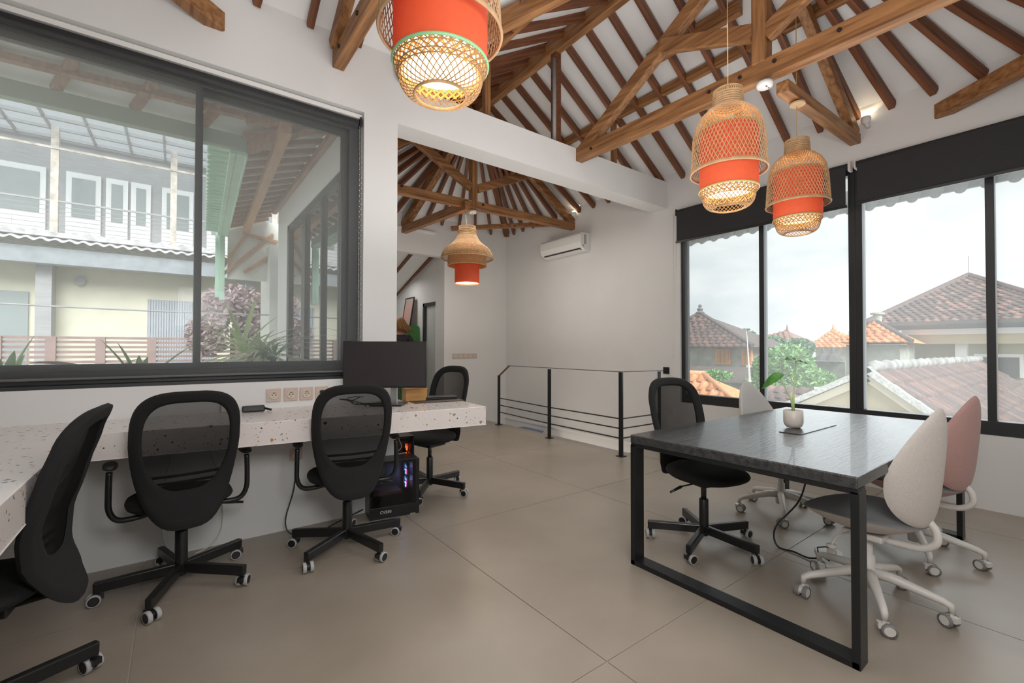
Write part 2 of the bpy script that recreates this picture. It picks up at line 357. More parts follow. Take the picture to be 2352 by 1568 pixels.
# west slope of the wing
for i in range(0, 12):
    y = 1.95+.3*i
    t = (y-1.56)/(Y0-1.56)
    if y < Y0: q = A.lerp(c_v, min(1, t))
    else: q = Vector((XP, y, 3.52))
    rafter((3.30, y, 4.67), q)
for y in (5.5, 5.85, 6.2, 6.6): rafter((XP, y, 3.50), (3.27, 5.25, 4.60))
# main north slope rafters ending on the left wall
for i in range(-5, 9):
    x = .425+.344*i
    if x < XP: q = Vector((x, Y0, 3.66))
    else:
        t = (3.35-x)/(3.35-XP); q = A.lerp(c_v, t)
    if x < .72: p = WP.lerp(c_w, (.72-x)/(.72-XW)*.98) if x < .4 else WP
    else: p = Vector((x, 1.56, 4.68))
    if (p-q).length > .25: rafter(p, q)
for i in range(0, 13):   # south slope, behind and above the camera
    x = .75+.36*i
    p = Vector((min(x, 3.3), 1.56, 4.66)); rafter(p, (x, YN, 3.53))
rafter(NP, c_ne, .07, .12, name='hip_rafter'); rafter(A, c_se, .07, .12, name='hip_rafter'); rafter(NP, c_nw, .07, .12, name='hip_rafter')
rafter(A, c_v, .08, .14, TRUSS, name='valley_rafter', off=.1)
rafter((3.30, 1.56, 4.64), (3.30, 5.3, 4.62), .085, .15, TRUSS, name='ridge_beam', off=.07)
rafter((.72, 1.56, 4.66), (3.4, 1.56, 4.66), .085, .15, TRUSS, name='ridge_beam', off=.07)
rafter((4.235, 1.2, 4.07), (4.235, 5.9, 4.07), .06, .09, TRUSS, name='purlin', off=.0)
rafter((2.37, 2.55, 4.09), (2.37, 5.9, 4.09), .06, .09, TRUSS, name='purlin', off=.0)
rafter((3.9, 1.9, 4.24), (3.9, 2.85, 4.24), .07, .13, TRUSS, name='purlin', off=.0)
# posts standing on the header
def member(parent, name, p, q, w, h, m): return mk(name, G().beam(p, q, w, h), m, parent, bevel=.006)
posts = [((3.31, Y0+.14, 3.447), (3.31, Y0+.14, 4.55), .08, 'dark wooden ridge post standing on the white header beam, grey pipe at its side'),
         ((2.40, Y0+.14, 3.447), (2.40, Y0+.14, 4.04), .06, 'thin wooden post on the header beam partly behind the nearest pendant lamp'),
         ((4.235, Y0+.12, 3.447), (4.235, Y0+.12, 4.03), .055, 'short wooden post on the header beam holding up the right purlin')]
for i, (p, q, w, lb) in enumerate(posts):
    t = thing('roof_post', lb, 'roof post', p)
    mk('post', G().beam((0, 0, 0), Vector(q)-Vector(p), w, w), TRUSSZ if i else RAFT, t, bevel=.004)
    if i == 0: mk('pipe', G().tube([(-.055, -.035, 0), (-.055, -.035, .95)], .02, 10), mat('grey_pipe', (.30, .31, .32), .4), t, smooth=True, label='grey plastic pipe')
# ---------------- trusses ----------------
BOLT = mat('bolt', (.05, .035, .03), .5, metal=.6)
def bolt(parent, p, axis): 
    R = Matrix.Rotation(pi/2, 3, axis); mk('bolt', G().cyl(p, .014, .02, 10, R), BOLT, parent)
tr = thing('roof_truss', 'large oak roof truss whose long tie beam runs past the smoke detector', 'roof truss', (3.52, 1.56, 3.30))
lo = lambda x, y, z: (x-3.52, y-1.56, z-3.30)
member(tr, 'tie_beam', lo(3.52, YN, 3.315), lo(3.52, Y0, 3.375), .095, .145, TRUSS)
member(tr, 'king_post', lo(3.52, 1.56, 3.40), lo(3.52, 1.56, 4.55), .12, .10, TRUSSZ)
member(tr, 'chord', lo(3.52, 3.42, 3.40), lo(3.52, 1.58, 4.50), .085, .12, TRUSS)
member(tr, 'chord', lo(3.52, YN, 3.42), lo(3.52, 1.54, 4.50), .085, .12, TRUSS)
member(tr, 'strut', lo(3.50, 1.60, 3.66), lo(3.50, 2.42, 4.00), .07, .12, TRUSS)
member(tr, 'strut', lo(3.50, 1.52, 3.60), lo(3.50, .75, 4.02), .07, .12, TRUSS)
for y in (3.25, 1.95, 1.70, 1.45, 1.05, .1): bolt(tr, lo(3.47, y, 3.36), 'Y')
tr2 = thing('roof_truss', 'half truss running from the king post to the window wall, lit by the small spotlight', 'roof truss', (3.52, 1.44, 3.2))
lo = lambda x, y, z: (x-3.52, y-1.44, z-3.2)
member(tr2, 'tie_beam', lo(3.57, 1.44, 3.20), lo(X0, 1.44, 3.25), .085, .09, TRUSSX)
member(tr2, 'chord', lo(X0-.03, 1.44, 3.29), lo(3.50, 1.50, 4.46), .075, .10, TRUSSX)
tr3 = thing('roof_truss', 'roof truss near the left wall with a cracked tie beam beside the nearest pendant lamp', 'roof truss', (.97, 1.56, 3.4))
lo = lambda x, y, z: (x-.97, y-1.56, z-3.4)
member(tr3, 'tie_beam', lo(.97, YN, 3.43), lo(.97, Y0+.01, 3.43), .085, .13, TRUSS)
member(tr3, 'chord', lo(.93, Y0-.05, 3.50), lo(.93, 1.6, 4.55), .075, .11, TRUSS)
member(tr3, 'chord', lo(.93, YN, 3.50), lo(.93, 1.5, 4.55), .075, .11, TRUSS)
member(tr3, 'king_post', lo(.97, 1.56, 3.50), lo(.97, 1.56, 4.55), .09, .09, TRUSSZ)
for y in (3.30, 2.9, 2.3): bolt(tr3, lo(.925, y, 3.43), 'Y')
for (p, q, lb) in (((.22, Y0+.02, 3.40), (-1.2, 2.32, 3.40), 'diagonal oak corner tie ending high on the left wall above the big window'),
                   ((X0+.02, .86, 3.28), (4.33, YN, 3.30), 'diagonal oak corner tie ending on the window wall above the right blind')):
    t = thing('corner_tie', lb, 'roof beam', p); mk('beam', G().beam((0, 0, 0), Vector(q)-Vector(p), .09, .125), TRUSS, t, bevel=.006)
tr4 = thing('roof_truss', 'roof truss over the stairs seen under the white header, king post above the small pendant', 'roof truss', (3.27, 5.22, 3.2))
lo = lambda x, y, z: (x-3.27, y-5.22, z-3.2)
member(tr4, 'tie_beam', lo(XP, 5.22, 3.20), lo(X0, 5.22, 3.24), .09, .11, TRUSSX)
member(tr4, 'king_post', lo(3.25, 5.22, 3.2), lo(3.25, 5.22, 4.5), .085, .10, TRUSSZ)
member(tr4, 'chord', lo(X0-.02, 5.22, 3.30), lo(3.32, 5.22, 4.52), .085, .12, TRUSSX)
member(tr4, 'chord', lo(XP+.02, 5.22, 3.30), lo(3.22, 5.22, 4.52), .085, .12, TRUSSX)
member(tr4, 'strut', lo(3.30, 5.20, 3.45), lo(4.15, 5.20, 3.83), .07, .11, TRUSSX)
member(tr4, 'strut', lo(3.20, 5.20, 3.45), lo(2.30, 5.20, 3.92), .07, .11, TRUSSX)
for x in (3.12, 3.38, 2.2): bolt(tr4, lo(x, 5.165, 3.24), 'X')
for (p, q, w, h, lb) in (((3.10, 5.1, 3.16), (3.05, YF+.02, 3.24), .09, .12, 'orange-lit tie beam running back from the wing truss to the header over the door passage'),
                   ((3.80, YF-.25, 3.33), (X0, 5.75, 3.40), .07, .07, 'low dark corner tie crossing the far corner over the stairs')):
    t = thing('corner_tie', lb, 'roof beam', p); mk('beam', G().beam((0, 0, 0), Vector(q)-Vector(p), w, h), TRUSS, t, bevel=.006)
mk('ridge_strut', G().beam((3.05, YF, 3.30), (3.28, 5.3, 4.5), .11, .12), TRUSS, ceiling)
# annex rafters
for (p, q) in (((1.7, 7.25, 2.97), (3.78, 7.25, 2.97)),): mk('beam', G().beam(p, q, .05, .09), TRUSSX, annexc)
for x in (2.9, 3.35, 3.75): mk('rafter', G().beam((x, 7.25, 3.0), (x-.02, 9.2, 2.33), .045, .05), RAFT, annexc)
# ---------------- windows ----------------
w1 = thing('window_1', None, None, (0, Y0+.1, 0), kind='structure')
g = G(); fy = .0
fx0, fx1 = WXL, WXR-.02; z0, z1 = WZB+.0, WZT-.05
def wframe(g, x0, x1, z0, z1, w, d, y=0):
    g.span((x0, y-d/2, z0), (x1, y+d/2, z0+w)); g.span((x0, y-d/2, z1-w), (x1, y+d/2, z1)); g.span((x0, y-d/2, z0+w), (x0+w, y+d/2, z1-w)); g.span((x1-w, y-d/2, z0+w), (x1, y+d/2, z1-w))
wframe(g, fx0, fx1, WZB+.02, WZT-.06, .075, .08); mk('window_frame', g, FRAME, w1, bevel=.003)
g = G(); wframe(g, fx0+.075, .14, WZB+.095, WZT-.135, .04, .05, -.01); mk('sash', g, FRAME, w1)
g = G(); wframe(g, .10, fx1-.075, WZB+.095, WZT-.135, .04, .05, .03); mk('sash', g, FRAME, w1)
mk('pane', G().span((fx0+.1, -.002, WZB+.12), (.12, .002, WZT-.16)), GLASS, w1); mk('pane', G().span((.12, .028, WZB+.12), (fx1-.1, .032, WZT-.16)), GLASS, w1)
mk('window_sill', G().span((WXL, -.10, WZB), (WXR, .06, WZB+.02)), FRAME, w1)
rb = thing('roller_blind', 'sheer grey roller blind drawn over the large left window', 'roller blind', (0, Y0+.02, 0))
mk('roller', G().tube([(WXL+.02, .02, 3.02), (WXR-.035, .02, 3.02)], .028, 16), BLIND, rb, smooth=True)
mk('fabric', G().add([(WXL+.02, -.005, 1.10), (WXR-.04, -.005, 1.10), (WXR-.04, -.005, 3.02), (WXL+.02, -.005, 3.02)], [(0, 1, 2, 3)]), SHEER, rb)
mk('hem_bar', G().tube([(WXL+.02, -.005, 1.095), (WXR-.04, -.005, 1.095)], .008, 8), mat('hem', (.13, .13, .13), .5), rb)
mk('bracket', G().box((WXR-.02, .02, 3.03), (.012, .06, .07)), BPLAS, rb)
mk('rail', G().span((WXL, -.0, 3.055), (WXR-.01, .05, 3.085)), WHITE, rb, label='white blind rail')
g = G()
for k in range(95): g.cyl((WXR-.03+(.014 if k % 2 else 0), -.008, 2.98-k*.0205), .0035, .006, 6)
g.tube([(WXR-.03, -.008, 3.0), (WXR-.03, -.008, 1.05)], .0012, 5); g.tube([(WXR-.016, -.008, 3.0), (WXR-.016, -.008, 1.05)], .0012, 5)
mk('bead_chain', g, STEEL, rb)
# right windows
def rwin(name, ya, yb, muls):
    t = thing(name, None, None, (X0+.08, 0, 0), kind='structure')
    g = G(); fr = .11
    g.span((-.05, ya, RB), (.05, yb, RB+fr)); g.span((-.05, ya, RT-.06), (.05, yb, RT)); g.span((-.05, ya, RB+fr), (.05, ya+.055, RT-.06)); g.span((-.05, yb-.055, RB+fr), (.05, yb, RT-.06))
    mk('window_frame', g, FRAME, t, bevel=.004)
    for m_ in muls: mk('mullion', G().span((-.045, m_-.026, RB+fr), (.045, m_+.026, RT-.06)), FRAME, t, bevel=.003)
    e = [ya+.055]+muls+[yb-.055]
    for a, b in zip(e[:-1], e[1:]): mk('pane', G().span((-.003, a, RB+fr), (.003, b, RT-.06)), GLASS, t)
    return t
rwin('window_2', 1.46, 3.30, [2.32]); rwin('window_3', YN, 1.46, [.575])
for i, (ya, yb, zb, lb) in enumerate(((1.49, 3.305, 2.615, 'black roller blind nearer the header beam, pulled a little way down behind two pendant lamps'), (-.34, 1.42, 2.625, 'black roller blind right of the white bracket, pulled a little way down'))):
    t = thing('roller_blind', lb, 'roller blind', (X0-.05, 0, 0), group=None)
    mk('roller', G().tube([(0, ya, 3.0), (0, yb, 3.0)], .03, 18), BLIND, t, smooth=True)
    mk('fabric', G().span((-.028, ya+.01, zb), (-.025, yb-.01, 3.0)), BLIND, t)
    mk('hem_bar', G().span((-.036, ya, zb-.012), (-.018, yb, zb+.014)), BPLAS, t, bevel=.003)
    mk('bracket', G().box((.02, yb+.01, 3.0), (.07, .012, .08)), BPLAS if i == 0 else WPLAS, t)
    if i == 0:
        mk('bracket', G().box((.02, ya-.014, 3.0), (.07, .02, .09)), WPLAS, t, label='white bracket')
        mk('bead_chain', G().tube([(-.01, 3.30, 2.98), (-.012, 3.335, 1.2), (-.012, 3.35, 1.15), (-.012, 3.365, 1.2), (-.01, 3.345, 2.98)], .003, 6), WPLAS, t, smooth=True)
# door in the door wall
d1 = thing('door_1', None, None, (3.81, 7.65, 0), kind='structure')
g = G(); g.span((-.01, .19, 0), (.1, .25, 2.12)); g.span((-.01, -.25, 2.06), (.1, .25, 2.12)); mk('door_frame', g, FRAME, d1)
mk('door_leaf', G().span((.04, -.25, .01), (.08, .19, 2.06)), mat('door_leaf', (.60, .62, .60), .5), d1)
# ---------------- desk ----------------
dk = thing('desk', 'long white terrazzo counter desk running along the left wall and round the corner', 'desk', (0, 3.2, 0))
lo = lambda x, y: (x, y-3.2)
pl = [(-.36, 2.955), (1.79, 2.69), (1.86, 3.42), (XP+.02, 3.42), (XP+.02, Y0), (XW, Y0), (XW, YN+.02), (-.36, YN+.02)]
zt, zb = .855, .725
n = len(pl); P2 = [lo(*p) for p in pl]
g = G(); g.add([(x, y, zb) for x, y in P2]+[(x, y, zt) for x, y in P2], [tuple(range(n)), tuple(range(n, 2*n))]+[(i, (i+1) % n, (i+1) % n+n, i+n) for i in range(n)])
mk('worktop', g, TERR, dk, bevel=.003)
for (x, y) in ((-.62, 2.2), (-.62, .6), (-.62, -.1)): mk('leg', G().span((x-.03, y-3.2-.03, 0), (x+.03, y-3.2+.03, zb)), BLACKM, dk)
mk('bracket', G().span((1.48, 3.30-3.2, .68), (1.56, 3.38-3.2, zb)), BLACKM, dk)
# ---------------- black office chair ----------------
def sgnp(v, e): return math.copysign(abs(v)**e, v)
def caster(parent, ang, r, rim, dark, wr=.03, turn=0):
    c = thing('caster', None, None, (r*cos(ang), r*sin(ang), 0), ang+turn); c.parent = parent
    return c
def wheelset(ang, R, wr, rad, body, rimm, discm, parent, turn=0.6, white=False):
    # one caster: hood + two wheels, as a single part with the wheel rim as sub-part
    d = Matrix.Rotation(ang+turn, 3, 'Z'); ctr = Vector((R*cos(ang), R*sin(ang), 0))
    RX = d@Matrix.Rotation(pi/2, 3, 'Y')
    g = G()
    for s_ in (-1, 1): g.cyl(ctr+d@Vector((s_*.019, -.012, rad)), rad*.78, .017, 18, RX, .003)
    g.cyl(ctr+d@Vector((0, -.012, rad)), rad*.5, .03, 12, RX)
    g.box(ctr+d@Vector((0, .004, rad*1.45)), (.03, .045, rad*.8), M=d); g.cyl(ctr+Vector((0, 0, rad*2.0)), .008, rad*.9, 8)
    o = mk('caster', g, discm, parent, smooth=False)
    g2 = G()
    for s_ in (-1, 1):
        c = ctr+d@Vector((s_*.019, -.012, rad)); g2.lathe([(rad*.78, -.0095), (rad*.98, -.009), (rad, -.006), (rad, .006), (rad*.98, .009), (rad*.78, .0095)], 22, c, RX)
    mk('tyre', g2, rimm, o, smooth=True)
    return o
def office_chair():
    t = thing('office_chair', 'x', 'office chair')
    zc = .80
    def yb(x, z):
        k = [(1.10, -.345), (.95, -.308), (.80, -.268), (.66, -.225), (.56, -.218), (.46, -.25), (.36, -.30)]
        for (za, ya), (zb_, yb_) in zip(k[:-1], k[1:]):
            if z >= zb_: f = (z-zb_)/(za-zb_); f = f*f*(3-2*f)*.5+f*.5; y = yb_+(ya-yb_)*f; break
        else: y = -.29
        return y+.9*x*x
    def Bo(th):
        c, s_ = cos(th), sin(th)
        return (.228*sgnp(c, .62)*(1 if s_ > 0 else 1-.12*abs(s_)), (.262*sgnp(s_, .58) if s_ > 0 else .415*sgnp(s_, .92)))
    def Bi(th):
        c, s_ = cos(th), sin(th)
        return (.178*sgnp(c, .56)*(1 if s_ > 0 else 1-.30*abs(s_)), (.205*sgnp(s_, .66) if s_ > 0 else .240*sgnp(s_, .6)))
    mpb = lambda x, z, o_: (x, yb(x, zc+z)+o_, zc+z)
    def ring(th, t_):
        f = t_ if t_ <= 1 else 1
        a, b = Bi(th), Bo(th); return (a[0]+(b[0]-a[0])*f, a[1]+(b[1]-a[1])*f)
    def BB(th, t_):
        a, b = Bi(th), Bo(th); u = (t_-.001)/.999
        return (a[0]+(b[0]-a[0])*u, a[1]+(b[1]-a[1])*u)
    pf = lambda t_: .020*sqrt(max(0, 1-((t_-.5)/.5)**4))
    mk('backrest', G().blob(BB, pf, pf, mpb, K=8, N=56, s0=.001), FAB, t, smooth=True)
    mk('mesh_panel', G().blob(lambda th: [q*1.0 for q in Bi(th)], lambda t_: 0.0, lambda t_: 0.002, mpb, K=6, N=56, which='front'), MESHM, t, smooth=True)
    g = G()
    for z_, h_ in ((.60, .012), (.635, .012)): 
        g.tube([(x/10*.165, yb(x/10*.165, z_)+.012, z_) for x in range(-10, 11, 2)], h_*.6, 6)
    mk('lumbar_bar', g, BPLAS, t, smooth=True)
    Bs = lambda th: (.235*sgnp(cos(th), .78)*(1-.06*sin(th)*-1), .235*sgnp(sin(th), .8))
    mk('seat', G().blob(Bs, lambda s_: .035*sqrt(max(0, 1-s_**6)), lambda s_: .042*sqrt(max(0, 1-s_**4)), lambda x, y, o_: (x, y+.02, .465+o_+.25*y*y-.02*(y > .12)*(y-.12)*8), K=7, N=44), FAB, t, smooth=True)
    mk('mechanism', G().box((0, -.02, .405), (.16, .20, .035)).beam((0, -.08, .40), (0, -.235, .42), .06, .018).beam((0, -.215, .41), (0, -.212, .50), .06, .018, (0, 1, 0)), BPLAS, t, bevel=.006)
    mk('lever', G().tube([(.06, .0, .40), (.19, .01, .398), (.20, .01, .396)], [.005, .005, .005], 8).tube([(.20, .01, .396), (.29, .015, .375)], [.010, .007], 10), BPLAS, t, smooth=True)
    mk('gas_lift', G().cyl((0, 0, .345), .017, .13, 18), mat('lift_steel', (.06, .06, .06), .25, metal=.8) if 'lift_steel' not in bpy.data.materials else bpy.data.materials['lift_steel'], t, smooth=True)
    mk('column', G().lathe([(.0001, .06), (.028, .06), (.030, .08), (.029, .29), (.026, .295), (.0001, .295)], 20), BPLAS, t, smooth=True)
    for k in range(5):
        a = pi/2+2*pi*k/5+.3
        p = Vector((cos(a)*.02, sin(a)*.02, .098)); q = Vector((cos(a)*.350, sin(a)*.350, .086))
        mk('leg', G().beam(p, q, .034, .052), BPLAS, t, bevel=.006)
        wheelset(a, .335, .02, .029, BPLAS, RUBG, BPLAS, t, turn=.9+k*.8)
    return t
def twist(t, deg):
    for o in t.children:
        if o.name.split('.')[0] in ('leg', 'caster'): o.rotation_euler.z = radians(deg)
def add_arms(t):
    for s_ in (-1, 1):
        o = mk('armrest', G().tube(smooth([(s_*.12, -.03, .425), (s_*.20, -.04, .415), (s_*.262, -.05, .425), (s_*.292, -.055, .475), (s_*.295, -.06, .56), (s_*.293, -.055, .665)]), .0135, 10), BPLAS, t, smooth=True)
        g = G().blob(lambda th: (.030*sgnp(cos(th), .8), .085*sgnp(sin(th), .8)), lambda q: .016*sqrt(max(0, 1-q**5)), lambda q: .012*sqrt(max(0, 1-q**4)), lambda x, y, o_: (s_*.290+x, y-.02, .685+o_), K=5, N=24)
        mk('arm_pad', g, BPLAS, o, smooth=True)
ch0 = office_chair()
spots = [  # x, y, facing deg (0 = +Y), dz, arms, base twist, label
    (.045, 3.01, 4, -6, 'black mesh-back office chair with armrests at the terrazzo desk, the largest seen from behind'),
    (.90, 2.95, -10, -27, 'black mesh-back office chair with armrests beside the glowing computer tower'),
    (-.535, 2.26, 84, -19, 'black office chair at the left edge, its curved back seen from the side'),
    (-.64, 1.30, 84, 0, 'black office chair barely entering the left edge, only a rounded back corner showing'),
    (1.83, 3.65, 108, 14, 'black office chair standing behind the right end of the terrazzo desk'),
    (2.775, 1.61, 166, -5, 'black mesh-back office chair at the dark wooden meeting table')]
for i, (x, y, a, arms, lb) in enumerate(spots):
    c = ch0 if i == 0 else dup(ch0)
    c.location = (x, y, 0); c.rotation_euler.z = radians(a); c['label'] = lb; c['group'] = 'black office chairs'
    twist(c, arms)
    if i == 4: c.scale = (1, 1, 1.04)
for c in [o for o in bpy.data.objects if o.name.startswith('office_chair')]:
    if 'with armrests' in c['label']: add_arms(c)
# ---------------- felt chair ----------------
def felt_chair(shell, inner, label, loc, a, name='felt_chair'):
    t = thing(name, label, 'office chair', loc, radians(a), 'upholstered chairs with white bases')
    zc = .68
    Bb = lambda th: ((.228*cos(th)*(1-.33*max(0, sin(th))**1.2)*(1 if sin(th) < 0 else 1)), (.325*sgnp(sin(th), .95) if sin(th) > 0 else .235*sgnp(sin(th), .8)))
    yb = lambda x, z: -.225-.10*(z-.45)*1.0+1.9*x*x
    mpb = lambda x, z, o_: (x, yb(x, zc+z)+o_, zc+z)
    fr = lambda s_: .018*sqrt(max(0, 1-s_**4)); bk = lambda s_: .034*sqrt(max(0, 1-s_**3))
    mk('backrest', G().blob(Bb, fr, bk, mpb, K=8, N=44, which='back'), shell, t, smooth=True)
    mk('back_cushion', G().blob(Bb, fr, bk, mpb, K=8, N=44, which='front'), inner, t, smooth=True)
    Bs = lambda th: (.24*sgnp(cos(th), .9), .25*sgnp(sin(th), .9))
    mps = lambda x, y, o_: (x, y+.02, .435+o_+.9*x*x*.6-.25*(y+.0)*abs(y)*.6)
    mk('seat_shell', G().blob(Bs, fr, lambda s_: .075*(1-s_**2.2), mps, K=8, N=44, which='back'), shell, t, smooth=True)
    mk('seat_cushion', G().blob(Bs, lambda s_: .03*sqrt(max(0, 1-s_**4)), bk, mps, K=8, N=44, which='front'), LGREYF if a > 90 else GREYF, t, smooth=True)
    mk('back_support', G().tube(smooth([(0, .02, .335), (0, -.12, .335), (0, -.21, .345), (0, -.262, .385), (0, -.262, .44), (0, -.235, .48)]), .0165, 12), WPLAS, t, smooth=True)
    mk('mechanism', G().box((0, .0, .345), (.15, .17, .03)), WPLAS, t, bevel=.008)
    mk('lever', G().tube([(-.08, .05, .345), (-.17, .07, .335), (-.20, .075, .30)], .006, 8).cyl((-.20, .075, .295), .022, .012, 16), WPLAS, t, smooth=True)
    mk('column', G().lathe([(.0001, .08), (.034, .08), (.036, .13), (.030, .15), (.029, .235), (.020, .24), (.018, .34), (.0001, .34)], 20), WPLAS, t, smooth=True)
    for k in range(5):
        b = 2*pi*k/5+.15
        c_, s_ = cos(b), sin(b)
        pts = [(c_*.015, s_*.015, .15), (c_*.09, s_*.09, .150), (c_*.19, s_*.19, .128), (c_*.27, s_*.27, .110), (c_*.298, s_*.298, .098), (c_*.302, s_*.302, .068)]
        mk('leg', G().tube(pts, [.026, .024, .020, .017, .015, .012], 10), WPLAS, t, smooth=True)
        wheelset(b, .300, .02, .030, WPLAS, mat('tyre_grey', (.22, .21, .20), .5) if 'tyre_grey' not in bpy.data.materials else bpy.data.materials['tyre_grey'], WPLAS, t, turn=.5+k*.9)
    twist(t, -13)
    return t
felt_chair(CREAMF, LGREYF, 'beige felt chair on a white five-star base at the front right of the table', (2.81, .75, 0), -6)
felt_chair(PINKF, GREYF, 'pink felt chair on a white base, farther right beside the table', (3.70, .75, 0), -8)
felt_chair(CREAMF, LGREYF, 'beige felt chair on the far side of the table, below the window', (3.76, 1.55, 0), 172).rotation_euler.z = radians(172)
twist([o for o in bpy.data.objects if o.name.startswith('felt_chair')][-1], 26)
# ---------------- meeting table ----------------
tb = thing('meeting_table', 'large dark stained wooden meeting table on black steel loop legs', 'table', (3.228, 1.165, 0), 0)
g = G(); nx, ny = 42, 24
Lx, Ly = 2.12, 1.11
mk('tabletop', G().span((-Lx/2, -Ly/2, .712), (Lx/2, Ly/2, .762)), BWOOD, tb, bevel=.006)
for sx in (-1, 1):
    x = sx*(Lx/2-.05)
    g = G(); w = .088; h = .03
    for sy in (-1, 1): g.span((x-w/2, sy*(Ly/2-.012)-h/2, 0), (x+w/2, sy*(Ly/2-.012)+h/2, .70))
    g.span((x-w/2, -Ly/2+.0, 0), (x+w/2, Ly/2-.0, .028)); g.span((x-w/2, -Ly/2, .69), (x+w/2, Ly/2, .711))
    mk('leg', g, BLACKM, tb, bevel=.002)
cb = mk('cable_flap', G().span((-.27, -.06, .7615), (.30, .06, .7665)), mat('flap_black', (.03, .03, .03), .3), None, bevel=.001)
cb.parent = tb; cb.rotation_euler.z = 0
# plant on the table
pt = thing('potted_plant', 'small two-leaf plant in a white ceramic pot on the dark table', 'plant', (3.19, 1.235, .7665))
mk('pot', G().lathe([(.0001, 0), (.032, 0), (.040, .003), (.050, .014), (.055, .030), (.0565, .050), (.0565, .108), (.054, .110), (.052, .106), (.051, .096), (.0001, .096)], 36), mat('white_ceramic', (.62, .57, .52), .35), pt, smooth=True)
mk('soil', G().cyl((0, 0, .095), .050, .006, 24), mat('soil', (.06, .03, .02), .9), pt)
mk('stem', G().tube([(0, .0, .10), (.004, 0, .20), (.008, -.004, .30), (.022, -.012, .44)], [.010, .006, .0035, .003], 8), LEAFY, pt, smooth=True)
mk('stem', G().tube([(0, 0, .10), (-.01, .008, .18), (-.045, .032, .26), (-.075, .05, .32)], [.008, .006, .0035, .003], 8), LEAFY, pt, smooth=True)
def leafblade(L, w, bend, nseg=8, fold=.25, wavy=0):
    g = G(); vs = []; fs = []
    for i in range(nseg+1):
        t = i/nseg; ww = w*sin(pi*min(1, t*.97+.03))**.7*(1-.2*t); x = L*t; z = -bend*t*t*L
        vs += [(x, -ww/2, z+fold*ww/2+wavy*sin(i*2.1)*.006), (x, 0, z), (x, ww/2, z+fold*ww/2-wavy*sin(i*2.1)*.006)]
    for i in range(nseg): a = 3*i; fs += [(a, a+1, a+4, a+3), (a+1, a+2, a+5, a+4)]
    return g.add(vs, fs)
lf = mk('leaf', leafblade(.15, .10, .25, wavy=1), LEAFD, pt, smooth=True, loc=(-.035, .035, .43)); lf.rotation_euler = (radians(14), radians(-4), radians(-37))
lf = mk('leaf', leafblade(.12, .07, .9), LEAFD, pt, smooth=True, loc=(-.055, .035, .34)); lf.rotation_euler = (radians(-42), radians(12), radians(143))
# ---------------- pendant lamps ----------------
def weave(g, prof, n, turn, r=.0022, steps=None, sides=4):
    m = steps or len(prof)
    pr = []
    for i in range(m):
        f = i/(m-1)*(len(prof)-1); a = int(f); b = min(a+1, len(prof)-1); u = f-a
        pr.append((prof[a][0]*(1-u)+prof[b][0]*u, prof[a][1]*(1-u)+prof[b][1]*u))
    for sgn in (-1, 1):
        for k in range(n):
            a0 = 2*pi*k/n
            g.tube([(q[0]*cos(a0+sgn*turn*i/(m-1)), q[0]*sin(a0+sgn*turn*i/(m-1)), q[1]) for i, q in enumerate(pr)], r, sides, cap=False)
def ringtube(g, R, z, r, n=40): g.tube([(R*cos(2*pi*k/n), R*sin(2*pi*k/n), z) for k in range(n)], r, 8, closed=True)
def basket_lamp():
    t = thing('pendant_lamp', 'x', 'pendant lamp', group='woven bamboo pendant lamps over the room')
    g = G(); neck = [(.098, .53), (.094, .50), (.098, .46), (.104, .42)]
    weave(g, neck, 40, .5, .003, 6)
    for z in (.425, .44, .455, .47, .485, .50): ringtube(g, .101-(z-.42)*.05, z, .007, 28)
    ringtube(g, .098, .53, .005, 28); mk('neck', g, BAMB, t)
    g = G(); outer = [(.104, .42), (.150, .395), (.195, .355), (.225, .30), (.240, .23), (.246, .15), (.251, .07), (.256, .0)]
    weave(g, outer, 58, 1.15, .0026, 15); mk('outer_basket', g, BAMB, t)
    g = G(); ringtube(g, .256, 0, .007, 56); ringtube(g, .256, .008, .004, 56); mk('rim', g, BAMB, t, smooth=True)
    mk('drum', G().lathe([(.196, -.115), (.198, .27)], 56).lathe([(.192, .27), (.192, -.115)], 56), ORANGE, t, smooth=True)
    for z_ in (-.117, .272): g = G(); ringtube(g, .198, z_, .006, 56); mk('drum_rim', g, GOLD, t, smooth=True)
    g = G(); low = [(.196, -.118), (.190, -.135), (.178, -.145), (.176, -.165), (.170, -.19), (.155, -.213), (.132, -.228), (.110, -.232)]
    weave(g, low, 38, .95, .0022, 13)
    for i, (R_, z_) in enumerate(((.193, -.13), (.177, -.15), (.176, -.168))): ringtube(g, R_, z_, .0025, 48)
    ringtube(g, .108, -.232, .006, 40); mk('lower_basket', g, BAMBD, t)
    g = G(); weave(g, [(.188, -.10), (.184, -.125), (.172, -.148), (.160, -.165)], 30, .35, .0045, 5, 4); mk('inner_basket', g, LINER, t)
    mk('bulb', G().lathe([(.0001, -.095), (.022, -.09), (.034, -.07), (.036, -.05), (.026, -.02), (.016, .0), (.016, .03), (.0001, .03)], 20), BULB, t, smooth=True)
    mk('diffuser', G().cyl((0, 0, -.112), .190, .006, 48), DIFF, t)
    return t
L0 = basket_lamp()
lamps = [(2.672, 1.382, 2.335, 4.4, 'bamboo pendant lamp with orange drum, the left one of the pair before the window wall'),
         (3.81, 1.435, 2.37, 3.14, 'bamboo pendant lamp hanging lowest, right of the pair, from a wooden disc'),
         (.738, 1.40, 2.368, 4.45, 'large bamboo pendant lamp nearest the camera, cut off by the top edge')]
